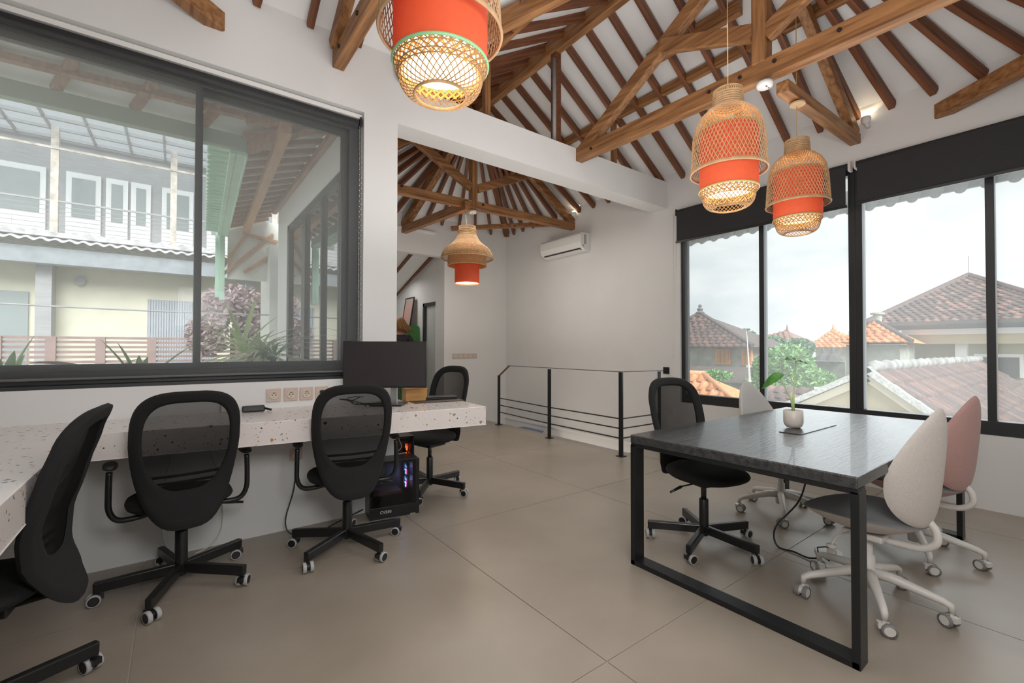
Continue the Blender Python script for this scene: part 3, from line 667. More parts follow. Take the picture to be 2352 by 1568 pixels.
for i, (x, y, z, zc_, lb) in enumerate(lamps):
    t = L0 if i == 0 else dup(L0)
    t.location = (x, y, z); t['label'] = lb; t.rotation_euler.z = i*.7; t.scale = (.83, .83, .93)
    mk('cord', G().tube([(0, 0, .03), (0, 0, (zc_-z)/.93)], .0035, 6), mat('cord_%d' % i, (.45, .28, .10), .7), t)
    if i == 1: mk('ceiling_disc', G().cyl((-.02, .0, (zc_-z)/.93), .065, .018, 24, None, .003), mat('pale_wood', (.45, .32, .2), .6), t)
    else: mk('ceiling_disc', G().cyl((0, 0, (zc_-z)/.93), .05, .02, 24), BAMB, t)
    if i == 2:
        for o in t.children:
            if o.name.startswith('drum_rim'): 
                o.data = o.data.copy(); o.data.materials[0] = GREENR; o['label'] = 'green drum rim'
    light('lamp_light', 'POINT', (x, y, z-.15), 1.3 if i < 2 else 1.8, (1, .78, .5), .05)
    light('lamp_light_upper', 'POINT', (x, y, z+.12), .8 if i < 2 else 1.8, (1, .66, .34), .05); light('lamp_light_top', 'POINT', (x, y, z+.29), 2.2, (1, .60, .25), .05)
t = thing('pendant_lamp', 'small bamboo pendant with a wide woven hat shade and orange drum, over the stair room', 'pendant lamp', (3.115, 5.145, 2.43))
g = G(); weave(g, [(.112, .46), (.108, .42), (.118, .36), (.13, .33)], 44, .5, .003, 6)
for z in (.33, .35, .37, .39, .41): ringtube(g, .118, z, .008, 30)
mk('neck', g, BAMB, t)
g = G(); hat = [(.13, .33), (.17, .26), (.235, .20), (.29, .165), (.325, .11), (.345, .05), (.348, .03)]
weave(g, hat, 80, 1.0, .0032, 14); ringtube(g, .348, .03, .005, 60); mk('hat_shade', g, BAMB, t)
g = G(); weave(g, [(.252, .12), (.255, .05), (.255, -.06)], 70, .5, .0036, 7); ringtube(g, .256, .10, .009, 50); ringtube(g, .256, -.065, .006, 50); mk('woven_drum', g, BAMB, t)
mk('woven_drum_lining', G().lathe([(.248, -.06), (.248, .12)], 48), mat('amber_lining', (.62, .26, .07), .7, trans=.5), t, smooth=True)
mk('drum', G().lathe([(.163, -.30), (.163, .10)], 48).lathe([(.158, .10), (.158, -.30)], 48), ORANGE, t, smooth=True)
mk('diffuser', G().cyl((0, 0, -.285), .157, .006, 40), mat('glow_disc', (1, .95, .8), .5, emit=(1, .86, .58), estr=1.6), t)
mk('cord', G().tube([(0, 0, .42), (-.03, .01, .70)], .0035, 6), BAMB, t)
light('lamp_light', 'POINT', (3.115, 5.145, 2.06), 7, (1, .75, .45), .08); light('lamp_light_upper', 'POINT', (3.115, 5.145, 2.6), 3.5, (1, .62, .3), .05)
# smoke detectors + spot lights
for (p, r, lb) in (((3.475, 1.52, 3.225), .056, 'round white smoke detector under the big tie beam'), ((3.235, 5.20, 3.125), .052, 'round white smoke detector under the wing truss, above the small pendant')):
    t = thing('smoke_detector', lb, 'smoke detector', p)
    mk('body', G().lathe([(.0001, -.03), (r*.5, -.03), (r*.9, -.024), (r, -.008), (r, .01), (.0001, .01)], 28), WHITE, t, smooth=True)
    g = G(); 
    for k in (-1, 1): g.box((k*.018, -.02, -.0305), (.016, .008, .003))
    mk('slot', g, BPLAS, t)
for (p, aim, e, lb) in (((X0-.07, 1.34, 3.39), (180-35), 9, 'small lit wall spotlight high on the window wall'), ((X0-.07, 5.13, 3.42), 145, 8, 'tiny lit spotlight beside the end of the wing truss')):
    t = thing('spotlight', lb, 'spotlight', p)
    mk('housing', G().tube([(.07, 0, -.05), (.02, 0, -.05), (0, 0, -.02)], [.02, .015, .012], 12).lathe([(.035, .02), (.04, 0), (.036, -.03), (.02, -.045), (.0001, -.045)], 20), WHITE, t, smooth=True)
    mk('lens', G().lathe([(.0001, .045), (.018, .04), (.030, .026), (.033, .012), (.0001, .012)], 20), mat('spot_lens', (1, .9, .7), .4, emit=(1, .85, .6), estr=12) if 'spot_lens' not in bpy.data.materials else bpy.data.materials['spot_lens'], t)
    light('spot', 'SPOT', (p[0], p[1], p[2]+.03), e*1.8, (1, .72, .45), .02, rot=(radians(180), radians(25), 0), spot=radians(120))
# ---------------- railing ----------------
rl = thing('stair_railing', 'black steel stair railing with three thin lower bars round the stair opening', 'railing', (4.30, 3.5, 0))
lo = lambda x, y, z=0: (x-4.30, y-3.5, z)
p1, p2, p3 = (4.335, 6.13), (4.27, 4.80), (4.232, 3.49)
for (x, y), h in ((p1, .82), (p2, .975), (p3, .99)):
    g = G(); g.span(Vector(lo(x, y))-Vector((.012, .025, 0)), Vector(lo(x, y, h))+Vector((.012, .025, 0))); o = mk('post', g, BLACKM, rl)
    mk('foot_plate', G().box(lo(x, y, .004), (.09, .09, .008)), BLACKM, o)
mk('post', G().box(lo(4.94, 3.46, .49), (.05, .012, .98)), BLACKM, rl)
mk('slanted_post_top', G().beam(lo(p1[0], p1[1], .81), lo(4.40, 5.93, .985), .045, .012), mat('bronze_steel', (.16, .09, .045), .4, metal=.4), rl, label='bronze brown slanted end')
mk('handrail', G().beam(lo(4.40, 5.95, .985), lo(p3[0], p3[1], .995), .045, .006), BLACKM, rl)
mk('handrail', G().beam(lo(p3[0], p3[1], .995), lo(X0-.02, 3.50, .985), .045, .006), BLACKM, rl)
mk('wall_plate', G().box(lo(X0-.006, 3.50, .985), (.012, .085, .085)), BLACKM, rl)
for z in (.445, .33, .215):
    mk('bar', G().tube([lo(p1[0], p1[1], z), lo(p2[0], p2[1], z-.01), lo(p3[0], p3[1], z-.005)], .008, 8), BLACKM, rl)
    mk('bar', G().tube([lo(p3[0], p3[1], z-.005), lo(4.94, 3.46, z)], .008, 8), BLACKM, rl)
# blue crate on the stairs
slab('trim_4', [((4.45, 5.45, -.45), (X0, YF, -.30))], WALL)
bc = thing('storage_crate', 'blue box on the stairs beyond the railing', 'box', (4.72, 5.86, -.30))
mk('body', G().span((-.13, -.25, 0), (.13, .25, .20)), mat('blue_plastic', (.06, .16, .38), .5), bc, bevel=.01)
mk('lid', G().span((-.14, -.26, .20), (.14, .26, .222)), mat('blue_lid', (.12, .16, .30), .5), bc, bevel=.004)
# ---------------- air conditioner ----------------
ac = thing('air_conditioner', 'white split air conditioner high on the stair wall', 'air conditioner', (X0, 5.32, 2.78))
prof = [(0, 0), (-.10, .0), (-.19, .05), (-.215, .12), (-.215, .24), (-.19, .275), (0, .28)]
n_ = len(prof); yl, yh = -.47, .47
mk('body', G().add([(x, yl, z) for x, z in prof]+[(x, yh, z) for x, z in prof], [tuple(range(n_)), tuple(range(n_, 2*n_))[::-1]]+[(i, i+n_, (i+1) % n_+n_, (i+1) % n_) for i in range(n_)]), WHITE, ac, bevel=.008)
mk('air_slot', G().beam((-.152, yl+.05, .028), (-.152, yh-.05, .028), .045, .012, (.45, 0, .9)), BPLAS, ac)
mk('flap', G().beam((-.135, yl+.06, .012), (-.135, yh-.06, .012), .05, .006, (.2, 0, .95)), WHITE, ac)
mk('sticker', G().box((-.11, yl-.002, .17), (.05, .003, .15)), mat('sticker', (.42, .40, .38), .5), ac, label='grey printed sticker')
mk('badge', G().box((-.15, yl-.003, .07), (.02, .003, .025)), mat('orange_badge', (.7, .2, .05), .5), ac)
# ---------------- sockets ----------------
def socket(parent, c, s=.088, plug=False, R=None, core=True):
    R = R or Matrix.Identity(3)
    o = mk('plate', G().box((0, 0, 0), (s, .012, s*1.03)), SOCK, parent, bevel=.003, loc=c)
    if core:
        RX = Matrix.Rotation(pi/2, 3, 'X')
        mk('core', G().lathe([(.0001, .004), (.020, .004), (.022, .009), (.027, .010), (.0275, .0)], 20, (0, -.004, 0), RX), SOCKW, o, smooth=True)
        g = G()
        for (a, b) in ((-.0095, 0), (.0095, 0), (0, .012), (0, -.012)): g.cyl((a, -.0105, b), .0032, .003, 8, RX)
        mk('pin_hole', g, BPLAS, o)
    return o
soc_lab = ['leftmost wall socket above the terrazzo desk', 'second wall socket from the left above the terrazzo desk', 'third wall socket from the left above the terrazzo desk', 'rightmost socket above the desk, a dark plug in it']
for i, x in enumerate((.555, .663, .765, .87)):
    t = thing('wall_socket', 'square beige-pink '+soc_lab[i], 'socket', (x, Y0-.006, .945), group='sockets above the desk')
    socket(t, (0, 0, 0), .088)
    if i == 3: mk('plug', G().box((0, -.02, .01), (.035, .03, .018)), BPLAS, t, bevel=.004)
t = thing('wall_socket', 'brownish wall socket below the desk behind a chair armrest', 'socket', (.70, Y0-.006, .52)); socket(t, (0, 0, 0), .08)
t = thing('socket_strip', 'row of five beige sockets on the far wall under the small pendant', 'socket', (4.23, YF-.006, 1.13))
for i in range(5):
    o = mk('plate', G().box(((i-2)*.105, 0, 0), (.09, .012, .09)), SOCK, t, bevel=.003); mk('core', G().cyl(((i-2)*.105, -.008, 0), .02, .006, 14, Matrix.Rotation(pi/2, 3, 'X')), SOCKW, o)
# ---------------- things on and under the desk ----------------
mo = thing('monitor', 'black flat computer monitor standing on the desk in front of the pillar', 'monitor', (1.235, 3.185, .857), radians(-37))
mk('bezel', G().span((-.303, -.012, .125), (.303, .018, .462)), BPLAS, mo, bevel=.003)
mk('screen', G().span((-.297, -.0135, .135), (.297, -.012, .456)), SCREEN, mo)
mk('stand', G().span((.035, .02, .0), (.085, .035, .30)), STEEL, mo, bevel=.003, label='silver stand')
mk('base', G().span((-.09, -.08, 0), (.14, .12, .010)), BPLAS, mo, bevel=.003)
wb = thing('wooden_box', 'small honey-coloured wooden box beside the monitor stand', 'box', (1.535, 3.335, .857), radians(-8))
mk('body', G().span((-.085, -.06, 0), (.085, .06, .092)), YWOOD, wb, bevel=.002); mk('lid', G().span((-.088, -.062, .092), (.088, .062, .100)), YWOOD, wb)
dm = thing('desk_mat', 'dark brown leather desk mat at the right end of the desk', 'desk mat', (1.66, 3.20, .8555), radians(-9))
mk('mat', G().span((-.20, -.10, 0), (.20, .12, .004)), mat('mat_brown', (.035, .024, .022), .5), dm)
mk('stitching', G().span((-.196, -.098, .004), (.196, -.096, .0046)), BPLAS, dm)
lp = thing('laptop', 'closed black laptop lying on the dark desk mat', 'laptop', (1.735, 3.27, .860), radians(-12))
mk('base', G().span((-.13, -.04, 0), (.13, .08, .012)), BPLAS, lp, bevel=.003); mk('lid', G().span((-.13, -.04, .013), (.13, .08, .022)), BPLAS, lp, bevel=.003)
pa = thing('power_adapter', 'black laptop power adapter lying on the desk under the window', 'power adapter', (.42, 3.36, .857), radians(-4))
mk('brick', G().span((-.065, -.03, 0), (.065, .03, .038)), BPLAS, pa, bevel=.008); mk('plug_end', G().tube([(.06, 0, .018), (.085, -.01, .012), (.10, -.03, .008)], .007, 8), BPLAS, pa, smooth=True)
cp = thing('card_pad', 'small white card leaning on the wall beside the power adapter', 'card', (.30, 3.455, .857)); mk('card', G().box((0, 0, .03), (.10, .006, .06)), WHITE, cp); mk('card_edge', G().box((0, .004, .03), (.104, .002, .064)), SOCKW, cp)
g = G()
for k in range(4): g.tube([(.98+.05*k+.10*cos(a*.7+k), 3.12+.03*k+.06*sin(a*.9+k*2), .862+.002*k+.07*max(0, sin(a*.35+k))) for a in range(9)], .003, 6)
mk('cable_tangle', g, BPLAS, label='tangle of thin black cables on the desk below the monitor', cat='cable', smooth=True)
# pc towers
def tower(loc, rz, label, glow):
    t = thing('computer_tower', label, 'computer', loc, rz)
    w, d, h = .37, .20, .42
    g = G(); g.span((0, .012, .0), (w, d, .02)); g.span((0, .012, h-.02), (w, d, h)); g.span((0, d-.01, .02), (w, d, h-.02)); g.span((0, .012, .02), (.02, d-.01, h-.02)); g.span((w-.05, .012, .02), (w, d-.01, h-.02)); g.span((0, 0, .0), (w, .014, .085)); g.span((w-.03, 0, .085), (w, .014, h))
    mk('case', g, BPLAS, t, bevel=.002)
    mk('glass_panel', G().span((.005, .002, .085), (w-.03, .006, h-.005)), sheer('tinted_glass', (.8, .8, .8), .12, (.02, .02, .02), gloss=.6) if 'tinted_glass' not in bpy.data.materials else bpy.data.materials['tinted_glass'], t)
    fc = glow
    for k, z in enumerate((.135, .225, .325)[(0 if len(fc) == 3 else 1):]):
        c1, c2 = fc[k % len(fc)]
        R = Matrix.Rotation(pi/2, 3, 'Y')
        f = mk('fan', G().lathe([(.048, -.010), (.050, -.010), (.050, .010), (.048, .010)], 28, (w-.075, d*.5, z), R), mat('fan_ring', (.1, .1, .1), .4) if 'fan_ring' not in bpy.data.materials else bpy.data.materials['fan_ring'], t, smooth=True)
        g1 = G(); g2 = G()
        for b in range(7):
            a = 2*pi*b/7; gg = g1 if sin(a) > -.1 else g2
            gg.add([R@Vector((.010*cos(a), .010*sin(a), .004))+Vector((w-.075, d*.5, z)), R@Vector((.046*cos(a-.28), .046*sin(a-.28), .007))+Vector((w-.075, d*.5, z)), R@Vector((.046*cos(a+.42), .046*sin(a+.42), -.006))+Vector((w-.075, d*.5, z)), R@Vector((.010*cos(a+.6), .010*sin(a+.6), -.003))+Vector((w-.075, d*.5, z))], [(0, 1, 2, 3)])
        mk('lit_blades', g1, mat('fan_glow', c1, .5, emit=c1, estr=4), f); mk('lit_blades', g2, mat('fan_glow', c2, .5, emit=c2, estr=3.5), f)
    mk('motherboard', G().span((.04, d-.03, .11), (.26, d-.012, .38)), mat('board', (.02, .03, .04), .4) if 'board' not in bpy.data.materials else bpy.data.materials['board'], t)
    g = G()
    for k in range(16): g.box((.10, d*.55, .245+k*.0075), (.012, .10, .003))
    mk('heat_sink', g, STEEL, t)
    mk('graphics_card', G().span((.03, .03, .165), (.24, d-.03, .185)), mat('card_dark', (.12, .06, .05), .4) if 'card_dark' not in bpy.data.materials else bpy.data.materials['card_dark'], t)
    mk('foot', G().span((w-.07, -.002, -.0), (w-.03, .012, .010)), STEEL, t)
    return t
pc = tower((1.165, 3.285, 0), radians(-9), 'black computer tower with blue and pink glowing fans beside the desk chair', [((.25, .45, 1), (1, .08, .35)), ((.12, .35, 1), (1, .08, .3))])
tower((1.33, 3.52, .0), radians(-6), 'second computer tower with a red glow, just behind the first one', [((1, .12, .02), (.8, .03, .01))]).location = (1.46, 3.52, 0.12)
bpy.data.objects['computer_tower.001'].scale = (.42, 1, 1)
st = thing('tower_stand', 'dark low stand lifting the rear computer tower', 'stand', (1.46, 3.52, 0)); mk('top', G().span((0, 0, .10), (.16, .20, .12)), BPLAS, st); mk('leg', G().span((0, 0, 0), (.03, .20, .10)), BPLAS, st); mk('leg', G().span((.13, 0, 0), (.16, .20, .10)), BPLAS, st)
cu = bpy.data.curves.new('tower_lettering', 'FONT'); cu.body = 'CV550'; cu.size = .030; cu.extrude = .0004; cu.align_x = 'CENTER'
_t = bpy.data.objects.new('tmp', cu); COL.objects.link(_t); _m = bpy.data.meshes.new_from_object(_t.evaluated_get(bpy.context.evaluated_depsgraph_get())); bpy.data.objects.remove(_t)
to = bpy.data.objects.new('lettering', _m); COL.objects.link(to); to.parent = pc; to.location = (.115, -.0012, .038); to.rotation_euler = (pi/2, 0, 0)
_m.materials.clear(); _m.materials.append(mat('print_white', (.8, .8, .8), .5))
light('tower_glow', 'POINT', (1.42, 3.30, .27), .25, (.3, .5, 1), .03)
# cables
def cable(name, pts, r, m, label, cat='cable', loops=None):
    # smooth Catmull-Rom through the points
    P = [Vector(p) for p in pts]; P = [P[0]]+P+[P[-1]]; o = []
    for i in range(1, len(P)-2):
        for k in range(6):
            t = k/6; a, b, c, d = P[i-1:i+3]
            o.append(.5*((2*b)+(c-a)*t+(2*a-5*b+4*c-d)*t*t+(3*b-a-3*c+d)*t**3))
    o.append(P[-2]); return mk(name, G().tube(o, r, 7), m, label=label, cat=cat, smooth=True)
cable('power_cable', [(.70, 3.46, .50), (.68, 3.42, .30), (.62, 3.38, .10), (.66, 3.34, .01), (.82, 3.30, .008), (.95, 3.38, .008), (1.16, 3.42, .05)], .0045, BPLAS, 'black cable hanging from the under-desk socket to the floor')
cable('network_cable', [(1.47, 3.46, .66), (1.45, 3.44, .55), (1.47, 3.43, .48), (1.43, 3.44, .43), (1.52, 3.46, .42)], .0035, mat('pale_blue', (.25, .42, .5), .5), 'pale blue cable looping above the glowing tower')
cable('white_cable', [(.0, 3.46, .62), (-.05, 3.45, .3), (.0, 3.43, .02), (.16, 3.42, .01), (.26, 3.44, .12), (.25, 3.46, .40), (.2, 3.46, .6)], .004, WPLAS, 'white cable looping on the wall behind the largest black chair')
cable('table_cable', [(3.30, 1.17, .71), (3.29, 1.18, .55), (3.24, 1.22, .30), (3.13, 1.32, .12), (3.10, 1.30, .012), (3.10, 1.20, .008), (3.08, 1.12, .008), (3.09, 1.07, .02)], .0055, BPLAS, 'black cable hanging from the table down to the white floor sockets')
ps = thing('floor_socket', 'white multi-socket with plugs on the floor under the table', 'power strip', (3.17, 1.02, 0), radians(28))
mk('body', G().span((-.14, -.07, 0), (.14, .07, .018)), WHITE, ps, bevel=.004); mk('plug', G().lathe([(.0001, .018), (.024, .018), (.026, .05), (.015, .065), (.0001, .065)], 16, (.02, 0, 0)), WPLAS, ps, smooth=True)
mk('plug_cable', G().tube([(.02, 0, .06), (.08, .02, .05), (.10, .06, .03), (.0, .07, .025), (-.08, .03, .03)], .004, 7), BPLAS, ps, smooth=True)
# ---------------- back area: cabinet, picture, person ----------------
gc = thing('green_cabinet', 'green cabinet against the wall beyond the passage', 'cabinet', (3.60, 8.36, 0))
mk('body', G().span((-.20, -.29, .0), (.20, .34, 1.70)), mat('green_paint', (.045, .20, .05), .5), gc, bevel=.004)
mk('door', G().span((-.20, -.31, .05), (.20, -.29, 1.68)), bpy.data.materials['green_paint'], gc)
pf = thing('picture_frame', 'narrow black framed picture standing on the green cabinet', 'picture', (3.66, 8.36, 1.70), 0)
pf.rotation_euler = (0, radians(9), 0)
g = G()
for a, b in (((-.012, -.20, 0), (.012, .20, .018)), ((-.012, -.20, .56), (.012, .20, .578)), ((-.012, -.20, .018), (.012, -.182, .56)), ((-.012, .182, .018), (.012, .20, .56))): g.span(a, b)
mk('frame', g, BPLAS, pf); mk('print', G().span((-.004, -.182, .018), (.004, .182, .56)), mat('abstract_print', (.60, .25, .20), .6, col2=(.25, .32, .30), nscale=7), pf)
def person():
    t = thing('person', 'person seen from behind in a dark top with loose light brown hair, beyond the passage', 'person', (3.38, 7.98, 0), radians(-25)); t.scale = (1.06, 1.06, 1.06)
    V = [(0, 0, .93), (0, .0, 1.12), (0, -.01, 1.30), (0, 0, 1.40), (0, .01, 1.47), (0, .015, 1.55), (0, .02, 1.66)]
    Rr = [(.155, .10), (.125, .095), (.165, .105), (.12, .08), (.052, .052), (.075, .088), (.068, .08)]
    Ed = [(i, i+1) for i in range(6)]
    def chain(pts, rs, root):
        last = root
        for p, r in zip(pts, rs): V.append(p); Rr.append(r if isinstance(r, tuple) else (r, r)); Ed.append((last, len(V)-1)); last = len(V)-1
        return last
    for s in (-1, 1):
        chain([(s*.10, 0, .86), (s*.11, .01, .50), (s*.115, -.01, .09), (s*.12, .12, .035)], [.092, .062, .045, (.04, .03)], 0)
        h = chain([(s*.17, 0, 1.385), (s*.22, -.01, 1.13), (s*.21, .08, .90), (s*.205, .115, .83)], [.058, .045, .030, (.034, .018)], 3)
        for k, (dx, L) in enumerate(((-.022, .060), (-.008, .070), (.008, .066), (.021, .052))):
            chain([(s*.205+dx, .125, .79), (s*.205+dx, .138, .79-L*.55), (s*.205+dx, .130, .79-L)], [.0085, .008, .007], h)
        chain([(s*.180, .15, .81), (s*.175, .165, .775)], [.010, .008], h)
    me = bpy.data.meshes.new('person_body'); me.from_pydata(V, Ed, []); o = bpy.data.objects.new('body', me); COL.objects.link(o)
    m_ = o.modifiers.new('s', 'SKIN')
    for i, sv in enumerate(me.skin_vertices[0].data): sv.radius = Rr[i]; sv.use_root = (i == 0)
    o.modifiers.new('ss', 'SUBSURF').levels = 2; o.modifiers['ss'].render_levels = 2
    dg = bpy.context.evaluated_depsgraph_get(); m2 = bpy.data.meshes.new_from_object(o.evaluated_get(dg)); o.modifiers.clear(); o.data = m2
    m2.materials.clear()
    for mm in (mat('skin', (.50, .28, .19), .55), mat('dark_top', (.035, .030, .036), .9), mat('dark_trousers', (.03, .035, .05), .9)): m2.materials.append(mm)
    for p in m2.polygons:
        c = p.center; p.use_smooth = True
        p.material_index = 0 if (c.z > 1.435 or (abs(c.x) > .15 and c.z < .89)) else (1 if c.z > .93 or (abs(c.x) > .16 and c.z > .86) else 2)
    o.parent = t
    for s in (-1, 1):
        mk('ear', G().blob(lambda th: (.012*cos(th), .028*sin(th)), lambda q: .008*(1-q*q), lambda q: .004*(1-q*q), lambda x, y, o_: (s*(.070+o_), x+.01, 1.60+y), K=3, N=12), m2.materials[0], t, smooth=True)
        mk('eye', G().lathe([(.0001, -.011), (.008, -.008), (.011, 0), (.008, .008), (.0001, .011)], 10, (s*.029, .097, 1.615)), mat('eye', (.05, .03, .02), .3) if 'eye' not in bpy.data.materials else bpy.data.materials['eye'], t, smooth=True)
    mk('nose', G().tube([(0, .098, 1.62), (0, .122, 1.585), (0, .10, 1.575)], [.007, .012, .008], 8), m2.materials[0], t, smooth=True)
    mk('mouth', G().tube([(-.02, .097, 1.545), (0, .104, 1.543), (.02, .097, 1.545)], [.003, .006, .003], 6), mat('lip', (.45, .12, .10), .5), t, smooth=True)
    g = G()
    g.lathe([(.0001, 1.745), (.05, 1.735), (.085, 1.69), (.093, 1.63), (.092, 1.57), (.085, 1.52), (.05, 1.50)], 24, (0, -.012, 0))
    random.seed(3)
    for k in range(60):
        a = pi*(.98+1.04*random.random()); r0 = .075+.02*random.random(); sx = cos(a)*r0; sy = sin(a)*r0*.9
        drift = .02+.13*random.random()
        g.tube([(sx*.6, sy*.6, 1.72), (sx*1.25, sy*1.2, 1.62), (sx*1.3+drift*.3, sy*1.3, 1.56), (sx*1.2+drift, sy*1.2-.02, 1.52-.05*random.random())], [.012, .013, .011, .004], 5)
    mk('hair', g, mat('light_brown_hair', (.26, .12, .04), .6, noise=.35, nscale=40), t, smooth=True)
    return t
person()
#EXTERIOR
# ---------------- exterior ----------------
GRND = mat('ground_outside', (.50, .50, .46), .9)
mk('ground', G().span((-60, 3.9, -4.2), (90, 110, -4)).span((5.5, -60, -4.2), (90, 3.9, -4)), GRND, kind='structure')
OUTW = mat('outside_white_plaster', (.78, .78, .74), .9, noise=.05, nscale=5)
SOFF = mat('soffit_white', (.80, .79, .75), .9, noise=.05, nscale=12)
OBRN = wood_grain('outside_rafter', (.26, .14, .10), (.42, .24, .17), 3, 'Y')
OORG = wood_grain('outside_beam', (.42, .22, .12), (.60, .34, .20), 3, 'Y')
GRNG = mat('mint_gutter', (.46, .64, .52), .6, noise=.08, nscale=4)
GGRN = mat('grey_green_fascia', (.30, .35, .29), .7)
def hit(x, y, p0, n): # photo ray with a sloping plane
    d = ray(x, y); n = Vector(n); return CC+d*((Vector(p0)-CC).dot(n)/d.dot(n))
# eave over the left window
ev = thing('roof_eave', 'white boarded eave with brown rafters seen through the top of the left window', 'eave', (0, 4.2, 3.2))
O = Vector((0, 4.2, 3.2)); pp = (0, 4.6, 3.12); pn = (0, .45, 1)
zs = lambda y: 3.12+.45*(4.6-y)
mk('soffit', G().add([Vector(v)-O for v in ((-2.6, 3.72, zs(3.72)+.07), (1.2, 3.72, zs(3.72)+.07), (.55, 4.66, zs(4.66)+.07), (-2.6, 4.66, zs(4.66)+.07))], [(0, 1, 2, 3)]), SOFF, ev)
mk('fascia', G().span((-2.6, .36, -.195), (.50, .44, -.07)), GGRN, ev, bevel=.004)
for k in range(-6, 3):
    x = -.27+.44*k
    a = Vector((x, 4.6, zs(4.6)+.02))-O; b = Vector((x+.40, 3.72, zs(3.72)+.02))-O; mk('rafter', G().beam(a, b, .055, .06), OBRN, ev)
a = hit(0, 128, pp, pn); b = hit(640, 285, pp, pn); d = (b-a).normalized()
mk('purlin', G().beam(a-d*1.2-O, b-O, .06, .05), OBRN, ev)
mk('valley_beam', G().beam(Vector((.50, 4.62, 3.05))-O, Vector((1.22, 3.95, 3.35))-O, .08, .10), OBRN, ev)
# wing eave
we = thing('roof_eave', 'long eave of the wing with closely set brown rafters, orange beam and mint gutter', 'eave', (.9, 6.4, 3.2)); O = Vector((.9, 6.4, 3.2))
zw = lambda x: 3.10+.36*(x-.5)
mk('soffit', G().add([Vector(v)-O for v in ((.47, 4.5, 3.16), (1.2, 3.9, 3.42), (1.2, 8.2, 3.42), (.62, 8.2, 3.16))], [(0, 1, 2, 3)]), SOFF, we)
for k in range(16):
    y = 4.2+.262*k; mk('rafter', G().beam(Vector((.46+.035*(y-4.6), y, 3.10))-O, Vector((1.2, y, 3.345))-O, .055, .045), OBRN, we)
mk('beam', G().beam(Vector((.74, 4.15, 3.12))-O, Vector((.90, 8.3, 3.12))-O, .085, .09), OORG, we)
mk('wall_plate', G().beam(Vector((1.17, 3.95, 3.27))-O, Vector((1.17, 7.4, 3.27))-O, .05, .06), OBRN, we)
gt = thing('gutter', 'mint green gutter with fluted side along the wing eave', 'gutter', (.46, 4.6, 3.02))
mk('trough', G().beam((.0, 0, .02), (.14, 3.5, .02), .09, .13).beam((-.06, 0, -.005), (.08, 3.5, -.005), .05, .09).beam((.045, 0, -.03), (.18, 3.5, -.03), .02, .05), GRNG, gt, bevel=.006)
for k in range(26): mk('flute', G().box((-.15+.0055*k, .05+.133*k, .03), (.19, .085, .10)), GRNG, gt, bevel=.01)
mk('downpipe', G().beam((.12, 3.55, .0), (.12, 3.55, -1.02), .07, .05, (0, 1, 0)).beam((.06, 3.6, .0), (.06, 3.6, -.98), .05, .05, (0, 1, 0)), GRNG, gt, bevel=.004)
# window in the wing wall, seen from outside
w4 = thing('window_4', None, None, (XP-.20, 0, 0), kind='structure')
g = G(); zb4, zt4 = 1.08, 2.90
g.span((-.03, 3.70, zb4), (.05, 6.62, zb4+.06)); g.span((-.03, 3.70, zt4-.08), (.05, 6.62, zt4)); g.span((-.03, 6.54, zb4), (.05, 6.62, zt4)); mk('window_frame', g, FRAME, w4)
for y, w in ((5.72, .17), (4.92, .05), (4.30, .05)): mk('mullion', G().span((-.03, y-w/2, zb4+.06), (.04, y+w/2, zt4-.08)), FRAME, w4)
for a, b in ((5.80, 6.54), (4.945, 5.635), (4.325, 4.895), (3.70, 4.275)): mk('pane', G().span((.0, a, zb4+.06), (.006, b, zt4-.08)), GLASSW, w4)
gb = thing('gable_wall', 'white gable with three crossing brown struts at the end of the wing eave', 'wall', (.9, 8.25, 2.9))
mk('panel', G().span((-.24, 0, -.55), (.5, .05, .42)), OUTW, gb)
for a, b in (((-.40, -.04, -.56), (-.02, -.04, .12)), ((-.36, -.04, -.56), (.38, -.04, .22)), ((-.02, -.04, -.44), (.34, -.04, -.14)), ((-.0, -.05, .16), (.45, -.05, .10))): mk('strut', G().beam(a, b, .045, .055, (0, 1, 0)), OORG, gb)
mk('end_wall', G().span((.30, -.3, -4), (.55, .6, -.0)), OUTW, gb)
# neighbour building
NBG = mat('neighbour_grey_boards', (.42, .42, .43), .8, noise=.1, nscale=3, stretch=(1, 1, 14)); NBW = mat('neighbour_cream', (.74, .71, .58), .9, noise=.06, nscale=3); NWH = mat('neighbour_white', (.88, .88, .87), .6); NBL = mat('neighbour_blue_grey', (.34, .37, .40), .7, noise=.15, nscale=6); NROOF = mat('weathered_sheet', (.6, .59, .6), .9, noise=.3, nscale=9); NGL = mat('door_glass', (.34, .38, .38), .15); PWOOD = mat('pale_post_wood', (.62, .56, .50), .8, noise=.3, nscale=8)
nb = thing('neighbour_building', 'two-storey cream and grey building with a balcony across the yard, through the left window', 'building', (-1, 12, 0))
lo = lambda x, y, z: (x+1, y-12, z)
def P(name, a, b, m, par=nb, **k): return mk(name, G().span(lo(*a), lo(*b)), m, par, **k)
P('lower_wall', (-6, 12.6, -4), (3.5, 12.9, 3.1), NBW); P('upper_wall', (-6, 13.3, 3.1), (3.5, 13.6, 6.6), NBG)
P('pillar', (-2.10, 12.2, -4), (-1.88, 12.6, 3.0), NBG); P('pillar', (1.2, 12.2, -4), (1.5, 12.6, 3.0), NBG)
P('beam', (-6, 11.9, 2.84), (3.5, 12.2, 3.14), NBL); P('balcony_slab', (-6, 11.8, 3.33), (3.5, 13.3, 3.42), NROOF)
g = G(); nx = 420
vs = []; fs = []
for i in range(nx+1):
    x = -6+9.5*i/nx; w = .022*sin(2*pi*(9.5*i/nx)/.19); vs += [lo(x, 11.75, 3.26+w), lo(x, 12.3, 3.52+w), lo(x, 11.75, 3.245+w)]
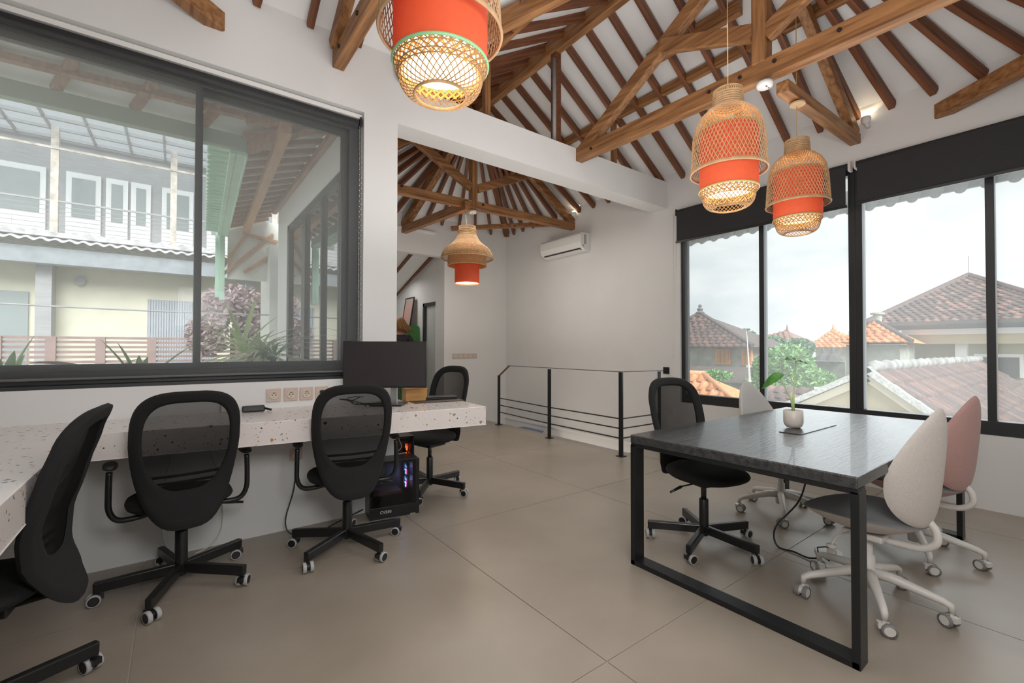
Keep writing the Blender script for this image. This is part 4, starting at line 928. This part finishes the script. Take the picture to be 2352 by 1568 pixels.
for i in range(nx): a = 3*i; fs += [(a, a+3, a+4, a+1), (a, a+2, a+5, a+3)]
mk('sheet_roof', g.add(vs, fs), NROOF, nb, smooth=True)
sh = P('roller_shutter', (-.46, 12.55, -.4), (.75, 12.6, 2.32), NBL)
for k in range(26): 
    mk('slat', G().span(lo(-.44+.046*k, 12.53, -.4), lo(-.44+.046*k+.03, 12.56, 2.30)), mat('shutter_slat', (.42, .45, .50), .6) if k == 0 else bpy.data.materials['shutter_slat'], sh)
P('window', (-3.2, 12.55, .5), (-2.25, 12.6, 2.35), NGL)
mk('wall_lamp', G().cyl(lo(-1.53, 12.55, 2.62), .09, .08, 20, Matrix.Rotation(pi/2, 3, 'X')), NBG, nb)
for x in (-1.83, -.03, 1.9): P('post', (x-.055, 11.95, 3.4), (x+.055, 12.06, 5.45), PWOOD)
P('rail', (-6, 11.93, 5.02), (3.5, 11.97, 5.06), PWOOD)
rg = P('balcony_rail', (-6, 11.96, 4.03), (3.5, 12.0, 4.06), NBG)
for k in range(6): mk('wire', G().tube([lo(-6, 11.98, 3.52+.085*k), lo(3.5, 11.98, 3.52+.085*k)], .006, 5), NBG, rg)
for x0, x1 in ((-3.2, -2.15), (-1.85, -1.3), (-1.22, -.85), (-.80, -.45), (-.25, .35), (.62, 1.2)):
    d = P('door', (x0, 13.22, 3.42), (x1, 13.3, 5.0), NWH)
    w = x1-x0
    mk('door_glass', G().span(lo(x0+.09, 13.20, 4.05), lo(x1-.09, 13.22, 4.88)), NGL, d); mk('door_panel', G().span(lo(x0+.09, 13.205, 3.5), lo(x0+w*.55, 13.22, 3.98)), mat('bright_panel', (.85, .86, .87), .5) if 'bright_panel' not in bpy.data.materials else bpy.data.materials['bright_panel'], d)
mk('canopy', G().add([lo(-6, 11.3, 5.60), lo(1.6, 11.3, 5.60), lo(1.6, 13.3, 5.70), lo(-6, 13.3, 5.70)], [(0, 1, 2, 3)]), sheer('canopy_sheet', (.8, .85, .88), .4, (.7, .75, .78)), nb)
for k in range(11): mk('canopy_bar', G().beam(lo(-4.4+.6*k, 11.3, 5.60), lo(-4.4+.6*k, 13.3, 5.68), .04, .05), NBG, nb)
for y, z in ((11.32, 5.58), (11.95, 5.60), (12.6, 5.64), (13.2, 5.66)): P('canopy_bar', (-6, y-.03, z-.03), (1.6, y+.03, z+.03), NBG)
# fence
FRED = mat('weathered_red_slats', (.36, .25, .23), .9, noise=.15, nscale=4); fe = thing('slatted_fence', 'weathered red-grey slatted fence in front of the cream building', 'fence', (-1, 10, 0))
for x in (-2.70, -2.12, -1.54, -.96, -.30, .36, 1.0, 1.6): mk('post', G().span((x+1-.06, -.03, -4), (x+1+.06, .03, 1.44)), FRED, fe)
for k, z in enumerate((.96, 1.04, 1.12, 1.20, 1.28, 1.36, 1.43)): mk('slat', G().span((-2.2, .03, z-.022), (3, .05, z+.02)), FRED, fe)
wv = [(-3+.5*k, 8, 1.83-.05*sin(pi*k/12)) for k in range(13)]
mk('overhead_wire', G().tube(wv, .012, 6), NBG, label='dark overhead wire sagging across the left window view', cat='wire', smooth=True)
# plants outside the left window
def plant(name, label, base, leaves, m, w, bend=.3, fold=.25, pot=None, cat='plant'):
    t = thing(name, label, cat, base)
    for (az, el, L) in leaves:
        o = mk('leaf', leafblade(L, w, bend, 7, fold), m, t, smooth=True, loc=(0, 0, 0)); o.rotation_euler = (0, -radians(el), radians(az))
    if pot: mk('pot', G().lathe([(.0001, -.22), (.09, -.22), (.12, -.02), (.125, 0), (.11, 0), (.10, -.03), (.0001, -.03)], 24), pot, t, smooth=True)
    return t
BPOT = mat('dark_pot', (.12, .13, .14), .5)
random.seed(11)
ag = [((-.86, 4.25, .98), [(180, 60, .30), (150, 78, .36), (20, 75, .40), (60, 66, .28), (300, 70, .3)], 'broad green agave leaves at the far left bottom of the left window'),
      ((-.50, 4.35, 1.0), [(25, 35, .38), (160, 20, .3), (10, 12, .35), (80, 40, .2)], 'low agave leaf slanting right, next to a brown curled leaf'),
      ((-.20, 4.30, .98), [(170, 62, .42), (160, 72, .36), (95, 84, .24), (12, 48, .46), (20, 70, .2), (185, 75, .24), (300, 70, .25)], 'upright pointed agave left of the window mullion')]
for b, lv, lb in ag: plant('agave', lb, b, lv, LEAFG, .062, .08, .35, cat='plant')
dl = mk('dry_leaf', leafblade(.36, .09, .2, 8, .5), mat('dry_brown', (.26, .17, .13), .9, noise=.3, nscale=20), label='dry brown curled leaf lying among the agaves', cat='leaf', smooth=True, loc=(-.76, 4.3, 1.165))
plant('yucca', 'yellow-green yucca fanning out right of the window mullion', (.56, 5.25, 1.22), [(a+random.uniform(-8, 8), e, L*random.uniform(1.05, 1.35)) for a, e, L in ((178, 15, .42), (165, 35, .5), (150, 55, .52), (120, 72, .5), (60, 75, .52), (30, 60, .48), (15, 40, .5), (0, 22, .45), (190, -15, .45), (200, -5, .4), (250, 50, .4), (300, 40, .4), (330, 30, .45), (340, 8, .4), (230, 20, .42), (200, 45, .5), (170, 68, .5), (20, 15, .42))], LEAFY, .055, .25)
plant('spider_plant', 'variegated grass-like plant in a dark pot by the wing window', (.66, 4.75, 1.18), [(random.uniform(0, 360), random.uniform(10, 75), random.uniform(.32, .50)) for k in range(84)], LEAFV, .026, 1.1, .3, BPOT)
plant('aloe', 'blue-green arching aloe right beside the variegated plant', (.74, 4.62, 1.17), [(random.uniform(-60, 200), random.uniform(25, 70), random.uniform(.34, .44)) for k in range(15)], mat('aloe_leaf', (.20, .34, .22), .5, col2=(.3, .45, .32), nscale=5), .032, .9, .4)
mk('planter_ledge', G().span((-2.4, 3.9, .75), (1.18, 5.4, .93)), OUTW, label='pale planter ledge outside below the left window', cat='ledge')
def crown(parent, c, r, n, m, s=.09, seed=1, name='foliage'):
    random.seed(seed); g = G()
    for k in range(n):
        u = Vector((random.gauss(0, 1), random.gauss(0, 1), random.gauss(0, 1))).normalized()*(random.random()**.4)
        p = Vector(c)+Vector((u.x*r[0], u.y*r[1], u.z*r[2])); a = Vector((random.gauss(0, 1), random.gauss(0, 1), random.gauss(0, .6))).normalized(); b = a.cross(Vector((random.random(), random.random(), random.random()))).normalized(); q = s*random.uniform(.6, 1.4)
        g.add([p-a*q, p-b*q*.4, p+a*q, p+b*q*.4], [(0, 1, 2, 3)])
    return mk(name, g, m, parent, kind='stuff')
def tree(name, label, base, h, blobs, m, s=.1, n=900, seed=1, group=None):
    t = thing(name, label, 'tree', base, group=group)
    mk('trunk', G().tube([(0, 0, 0), (.03, .02, h*.5), (0, 0, h)], [.12, .09, .05], 8), BARK, t, smooth=True)
    for k, (c, r) in enumerate(blobs): crown(t, c, r, n, m, s, seed+k)
    return t
tree('bush', 'round purple-brown leafed tree beyond the yucca', (.92, 10.2, -4), 5.6, [((0, 0, 6.1), (.55, .4, .42)), ((-.42, -.1, 5.5), (.35, .3, .4)), ((.35, 0, 5.6), (.4, .3, .5))], BUSHM, .055, 1900, 5)
# right-hand view -------------------------------------------------
TILEO = [mat('roof_tile_orange_%d' % k, c, .8, noise=.12, nscale=12) for k, c in enumerate(((.72, .30, .13), (.62, .25, .11), (.78, .36, .18)))]
TILEB = [mat('roof_tile_brown_%d' % k, c, .9, noise=.2, nscale=12) for k, c in enumerate(((.145, .105, .098), (.175, .120, .108), (.125, .102, .10), (.21, .135, .12)))]
TILER = [mat('roof_tile_red_%d' % k, c, .9, noise=.2, nscale=12) for k, c in enumerate(((.27, .165, .14), (.34, .20, .165)))]
CRW = mat('cream_wall', (.62, .54, .39), .9, noise=.04, nscale=3); WHW = mat('mortar_white', (.70, .70, .68), .9, noise=.25, nscale=20); GYW = mat('mossy_grey_wall', (.40, .42, .37), .9, noise=.18, nscale=3); DKE = mat('dark_eave', (.15, .15, .15), .8)
def tile_mesh(w, l, m):
    g = G(); n = 5; vs = []
    for i in range(n+1):
        u = i/n; x = (u-.5)*w; z = .022*w/.25*sin(u*2*pi)+.02
        vs += [(x, -l/2, z+.03), (x, l/2, z), (x, -l/2, z-.005)]
    fs = []
    for i in range(n): a = 3*i; fs += [(a, a+3, a+4, a+1), (a+2, a+5, a+3, a)]
    me = g.add(vs, fs).mesh('tile', True); me.materials.append(m); return me
def tiled(parent, eL, eR, rL, rR, tw, tl, mats, indiv=True, seed=1):
    eL, eR, rL, rR = map(Vector, (eL, eR, rL, rR)); random.seed(seed)
    rows = max(1, round(((rL-eL).length if (rL-rR).length > .01 else ((eL+eR)/2-rL).length)/tl))
    nrm = (eR-eL).cross((rL+rR)/2-(eL+eR)/2).normalized(); xv = (eR-eL).normalized(); yv = nrm.cross(xv)
    if nrm.z < 0: nrm = -nrm; xv = -xv
    R = Matrix((xv, yv, nrm)).transposed().to_4x4()
    mesh = [tile_mesh(tw*1.02, tl*1.15, m) for m in mats]; gs = [G() for m in mats]
    for j_ in range(rows):
        v = (j_+.5)/rows; a = eL.lerp(rL, v); b = eR.lerp(rR, v); n = max(1, round((b-a).length/tw))
        for i in range(n):
            p = a.lerp(b, (i+.5)/n); k = random.randrange(len(mats)); T = Matrix.Translation(p)@R
            if indiv: o = mk('tile', mesh[k], None, parent); o.matrix_local = T
            else: me = mesh[k]; gs[k].add([T@v_.co for v_ in me.vertices], [tuple(q.vertices) for q in me.polygons])
    if not indiv:
        for g_, m in zip(gs, mats):
            if g_.v: mk('tiles', g_, m, parent, smooth=True, kind='stuff')
def quadpanel(name, pts, m, parent, t=.05):
    g = G(); poly(g, [Vector(p) for p in pts], t); return mk(name, g, m, parent)
# 1: near gabled house
H1 = thing('house', 'cream gabled house with a weathered brown tile roof nearest the right window', 'house', (9, 2.36, 0))
lo = lambda x, y, z: Vector((x-9, y-2.36, z))
g = G(); pr_ = [(3.95, 0.0), (3.95, -4), (.1, -4), (.1, -.86), (2.36, .90)]
g.add([lo(9, y, z) for y, z in pr_]+[lo(9.2, y, z) for y, z in pr_], [(0, 1, 2, 3, 4), (5, 9, 8, 7, 6)]+[(i, i+5, (i+1) % 5+5, (i+1) % 5) for i in range(5)])
mk('gable_wall', g, CRW, H1); mk('side_wall', G().span(lo(9.2, .2, -4), lo(19, .4, -.6)), CRW, H1)
rf = quadpanel('roof', [lo(8.95, 2.36, .86), lo(19, 2.36, .86), lo(19, -.1, -1.05), lo(8.95, -.1, -1.05)], TILEB[0], H1)
tiled(rf, lo(8.98, -.1, -1.0), lo(15.5, -.1, -1.0), lo(8.98, 2.36, .92), lo(15.5, 2.36, .92), .27, .36, TILEB, True, 3)
tiled(rf, lo(15.5, -.1, -1.0), lo(19, -.1, -1.0), lo(15.5, 2.36, .92), lo(19, 2.36, .92), .27, .36, TILEB, False, 4)
quadpanel('roof', [lo(8.95, 2.36, .86), lo(19, 2.36, .86), lo(19, 4.0, -.05), lo(8.95, 4.0, -.05)], TILEB[1], H1)
mk('ridge_cap', G().tube([lo(9+.3*k, 2.36, .97+.012*(k % 2)) for k in range(34)], [.09+.015*(k % 2) for k in range(34)], 8), mat('mossy_ridge', (.17, .17, .165), .9, col2=(.42, .42, .41), nscale=5), H1, smooth=True)
mk('verge', G().beam(lo(8.97, 2.40, .95), lo(8.97, .0, -.96), .16, .09), WHW, H1); mk('verge', G().beam(lo(8.97, 2.32, .95), lo(8.97, 4.0, .02), .16, .09), WHW, H1)
mk('verge_band', G().beam(lo(8.96, 2.36, .80), lo(8.96, .0, -1.10), .06, .12), mat('pale_cream', (.72, .66, .52), .9), H1); mk('verge_band', G().beam(lo(8.96, 2.36, .80), lo(8.96, 4.0, -.13), .06, .12), bpy.data.materials['pale_cream'], H1)
# 2: big house
H2 = thing('house', 'large house with a broad hipped brown roof and white cornice', 'house', (20, 3, 0))
lo = lambda x, y, z: Vector((x-20, y-3, z))
mk('wall', G().span(lo(20.5, -7, -4), lo(20.8, 4.3, 1.45)), mat('pale_grey_cream', (.50, .48, .38), .9, noise=.05, nscale=2), H2)
mk('beam', G().span(lo(20.0, -7, 1.44), lo(20.5, 4.35, 1.74)), CRW, H2); mk('cornice', G().span(lo(19.9, -7, 1.74), lo(20.6, 4.32, 1.92)), NWH, H2); mk('cornice_band', G().span(lo(20.0, -7, 1.92), lo(20.6, 4.6, 2.10)), mat('pale_blue_grey', (.42, .50, .54), .8), H2)
mk('column', G().span(lo(20.2, 2.78, -4), lo(20.5, 3.05, 1.44)), NWH, H2)
wi = mk('window', G().span(lo(20.42, 1.6, .4), lo(20.5, 2.65, 1.12)), NWH, H2); mk('pane', G().span(lo(20.40, 1.68, .4), lo(20.43, 2.56, 1.02)), DKE, wi)
ap = onX(2225, 634, 23.5); yr = onX(2530, 738, 19.6).y
rf = mk('roof', G().add([lo(19.6, 5.3, 2.12), lo(19.6, yr, 2.12), lo(ap.x, ap.y, ap.z), lo(27, 5.6, 2.12), lo(27, yr, 2.12)], [(0, 1, 2), (3, 0, 2), (1, 4, 2), (0, 3, 4, 1)]), TILEB[2], H2)
tiled(rf, lo(19.55, 5.25, 2.14), lo(19.55, yr, 2.14), lo(ap.x-.05, ap.y+.05, ap.z), lo(ap.x-.05, ap.y-.05, ap.z), .22, .24, TILEB[:2]+TILER[:1]+TILEB[2:3], True if False else False, 6)
mk('eave_board', G().span(lo(19.5, yr-.1, 2.05), lo(19.62, 5.35, 2.16)), DKE, H2)
for a in (lo(19.55, 5.3, 2.16), lo(19.55, yr, 2.16)): mk('hip_cap', G().tube([a, lo(ap.x, ap.y, ap.z+.03)], .11, 7), TILEB[0], H2)
mk('lightning_rod', G().tube([lo(ap.x, ap.y, ap.z), lo(ap.x, ap.y, ap.z+.75)], .015, 5), NBG, H2)
# 3: small orange roofed porch
H3 = thing('house', 'small grey block with an orange tile roof and round chimney beside the large house', 'house', (18, 4.6, 0))
lo = lambda x, y, z: Vector((x-18, y-4.6, z))
q = onX(2007, 740, 18.6); e1 = onX(1930, 790, 18); e2 = onX(2096, 770, 18)
mk('wall', G().span(lo(18.2, e2.y+.35, -4), lo(20, e1.y-.1, e1.z-.02)), GYW, H3)
rf = mk('roof', G().add([lo(18, e1.y, e1.z+.03), lo(18, e2.y, e1.z+.03), lo(q.x+.3, q.y, q.z), lo(20, e1.y, e1.z), lo(20, e2.y, e1.z)], [(0, 1, 2), (3, 0, 2), (1, 4, 2), (0, 3, 4, 1)]), TILEO[0], H3)
tiled(rf, lo(17.98, e1.y, e1.z+.05), lo(17.98, e2.y, e1.z+.05), lo(q.x+.28, q.y+.05, q.z+.02), lo(q.x+.28, q.y-.05, q.z+.02), .22, .2, TILEO, True, 8)
mk('hip_cap', G().tube([lo(17.95, e2.y, e1.z+.08), lo(q.x+.3, q.y, q.z+.04)], .07, 7), TILEB[2], H3)
mk('chimney', G().lathe([(.12, -.1), (.12, .28), (.2, .28), (.2, .33), (.0001, .36)], 16, lo(q.x+.4, q.y, q.z)), GYW, H3, smooth=False)
# 4: pagoda-like house at the left
H4 = thing('house', 'grey house with a pointed weathered brown roof and orange wooden windows', 'house', (18, 10.5, 0))
lo = lambda x, y, z: Vector((x-18, y-10.5, z))
a = onX(1608, 720, 19.5)
mk('wall', G().span(lo(18.5, 8.9, -4), lo(21, 12.6, 1.35)), GYW, H4)
rf = mk('roof', G().add([lo(17.8, 8.3, 1.33), lo(17.8, 13.6, 1.33), lo(a.x, a.y, a.z), lo(21.5, 8.3, 1.33), lo(21.5, 13.6, 1.33)], [(1, 0, 2), (0, 3, 2), (4, 1, 2), (0, 1, 4, 3)]), TILEB[2], H4)
tiled(rf, lo(17.8, 13.6, 1.36), lo(17.8, 8.3, 1.36), lo(a.x-.02, a.y+.05, a.z+.02), lo(a.x-.02, a.y-.05, a.z+.02), .3, .26, TILEB, False, 9)
for e in (lo(17.8, 8.3, 1.4), lo(17.8, 13.6, 1.4)): mk('hip_cap', G().tube([e, lo(a.x, a.y, a.z+.04)], .09, 7), TILEB[2], H4)
mk('finial', G().lathe([(.16, 0), (.2, .05), (.1, .12), (.14, .2), (.06, .3), (.09, .36), (.0001, .46)], 12, lo(a.x, a.y, a.z)), DKE, H4)
for y0, y1 in ((9.50, 10.12), (8.62, 9.02)):
    w = mk('window', G().span(lo(18.40, y0, .62), lo(18.5, y1, 1.24)), TILEO[2], H4)
    for k in range(3): mk('shutter', G().span(lo(18.37, y0+.05+k*(y1-y0-.1)/3, .68), lo(18.41, y0+.02+(k+1)*(y1-y0-.1)/3, 1.18)), YWOOD, w)
mk('lower_wall', G().span(lo(16.2, 6.5, -4), lo(16.5, 13, .10)), GYW, H4); mk('lower_roof', G().add([lo(16, 6.4, .05), lo(16, 13, .05), lo(17.6, 13, .55), lo(17.6, 6.4, .55)], [(0, 1, 2, 3)]), TILEB[2], H4)
# 5: near orange roof
H5 = thing('house', 'bright orange tile roof low at the left edge of the right window', 'house', (12, 7, 0))
lo = lambda x, y, z: Vector((x-12, y-7, z))
rf = mk('roof', G().add([lo(11.2, 9.6, -.75), lo(11.2, 4.7, -.75), lo(12.4, 7.2, .50), lo(12.4, 9.0, .50), lo(14, 4.7, -.75)], [(0, 1, 2, 3), (1, 4, 2)]), TILEO[0], H5)
tiled(rf, lo(11.18, 9.6, -.73), lo(11.18, 4.7, -.73), lo(12.38, 9.0, .52), lo(12.38, 7.2, .52), .27, .30, TILEO, True, 12)
mk('hip_cap', G().tube([lo(11.18, 4.7, -.68), lo(12.4, 7.2, .54)], .075, 8), TILEO[2], H5, smooth=True); mk('ridge_cap', G().tube([lo(12.4, 7.15, .54), lo(12.4, 9.0, .54)], .08, 8), TILEO[2], H5, smooth=True)
mk('wall', G().span(lo(11.5, 6.5, -4), lo(13, 9, -.7)), CRW, H5)
# 6: small brown roof by the cream gable
H6 = thing('house', 'low brown tiled roof with a white ridge end just left of the cream gable', 'house', (12.5, 4.6, 0))
lo = lambda x, y, z: Vector((x-12.5, y-4.6, z))
rf = mk('roof', G().add([lo(11.6, 6.4, -.55), lo(11.6, 3.6, -.55), lo(13, 4.4, .22), lo(13, 5.6, .22)], [(0, 1, 2, 3)]), TILEB[0], H6)
tiled(rf, lo(11.58, 6.4, -.52), lo(11.58, 3.6, -.52), lo(12.98, 5.6, .24), lo(12.98, 4.4, .24), .27, .3, TILEB[:2]+TILER[:1], True, 14)
mk('ridge_end', G().beam(lo(13, 4.5, .27), lo(11.6, 3.6, -.48), .12, .09), WHW, H6); mk('wall', G().span(lo(12, 4, -4), lo(14, 6, -.4)), CRW, H6); mk('white_wall', G().span(lo(12.6, 5.9, -2), lo(12.7, 6.9, -.12)), WHW, H6)
# far roofs
for i, (lb, ax, ay, ex0, ex1, ey, X, ms) in enumerate((('distant orange hipped roof above the trees', 1914, 757, 1853, 1985, 797, 40, TILEO), ('distant red roof half hidden by trees left of the orange one', 1808, 760, 1690, 1822, 790, 34, TILER), ('distant small orange roof beside the mullion gap', 1965, 762, 1930, 2010, 780, 33, TILEO))):
    t = thing('distant_house', lb, 'house', (X, 0, 0)); a = onX(ax, ay, X+2); e0 = onX(ex0, ey, X); e1 = onX(ex1, ey, X)
    L = lambda v: Vector((v[0]-X, v[1], v[2]))
    rf = mk('roof', G().add([L(e0), L(e1), L(a), L((X+5, e0.y, e0.z)), L((X+5, e1.y, e1.z))], [(0, 1, 2), (3, 0, 2), (1, 4, 2)]), ms[0], t)
    tiled(rf, L(e0), L(e1), L(a)+Vector((0, .1, 0)), L(a)-Vector((0, .1, 0)), .4, .35, ms, False, 20+i)
    mk('wall', G().span((.6, e1.y+.4, -5), (4, e0.y-.4, e0.z)), OUTW if i else GYW, t); mk('finial', G().lathe([(.12, 0), (.05, .3), (.0001, .55)], 8, L(a)), ms[0], t)
sh_ = thing('shrine_roof', 'dark pointed shrine roofs among the trees', 'shrine', (24, 8, 0))
for px in (1890, 1912):
    a = onX(px, 805, 24)-Vector((24, 8, 0)); mk('spire', G().lathe([(.42, -.45), (.25, -.25), (.1, -.12), (.05, .1), (.0001, .2)], 8, a), DKE, sh_)
mk('base', G().span((.1, -.8, -5), (.6, .4, onX(1900, 830, 24).z)), GYW, sh_)
trs = [('bright green leafy tree in the middle of the view, right of the thin mullion', (15.4, 6.0), [((0, .1, .75), (.7, .75, .7)), ((.1, .7, .55), (.6, .5, .6)), ((0, -.6, .25), (.6, .6, .45)), ((-.2, .2, .05), (.7, 1.2, .5))], LEAFT, .07, 3600),
       ('dark green conifer-like tree behind the bright one, at the thin mullion', (22, 10.3), [((0, .3, 1.5), (.8, .6, .75)), ((0, -.9, 1.35), (.9, .7, .5)), ((0, -2.0, 1.3), (.8, .6, .45)), ((0, -.8, .8), (.8, 1.8, .6))], LEAFT2, .09, 2400),
       ('small dark tree right of the distant orange roof', (30, 8.1), [((0, 0, 2.1), (.8, .7, .35))], LEAFT2, .13, 500),
       ('low green shrub under the pointed brown roof', (15, 8.2), [((0, 0, .35), (.4, .55, .22))], LEAFT, .06, 700)]
for i, (lb, (x, y), bl, m, s, n) in enumerate(trs): tree('tree', lb, (x, y, -4), 4.3, [((c[0], c[1], c[2]+4), r) for c, r in bl], m, s, n, 30+10*i, 'trees beyond the right windows')
t = thing('antenna_pole', 'thin pale antenna pole left of the thin mullion', 'pole', (14, 6.6, -4)); mk('pole', G().tube([(0, 0, 0), (0, .02, 4.4), (0, .1, 5.8)], [.035, .03, .008], 6), OUTW, t); mk('joint', G().cyl((0, .02, 4.3), .05, .05, 10), OUTW, t)
# own eave above the right windows
oe = thing('trim_5', None, None, (X0+.2, 0, 0), kind='structure')
mk('eave_board', G().add([(0, -2, 3.35), (0, 4.4, 3.35), (.80, 4.4, 2.90), (.80, -2, 2.90), (0, -2, 3.39), (0, 4.4, 3.39), (.80, 4.4, 2.94), (.80, -2, 2.94)], [(0, 1, 2, 3), (4, 7, 6, 5), (3, 2, 6, 7)]), OUTW, oe)
EVT = mat('eave_tile_grey', (.36, .38, .39), .8)
mk('fascia', G().span((.76, -2, 2.825), (.80, 4.4, 2.93)), EVT, oe)
g = G(); R = Matrix.Rotation(radians(62), 3, 'Y')
me = G().cyl((0, 0, 0), .046, .30, 14, R).mesh('eave_tile', True); me.materials.append(EVT)
for k in range(34):
    o = mk('tile', me, None, oe); o.location = (.74, -1.6+.175*k, 2.865)
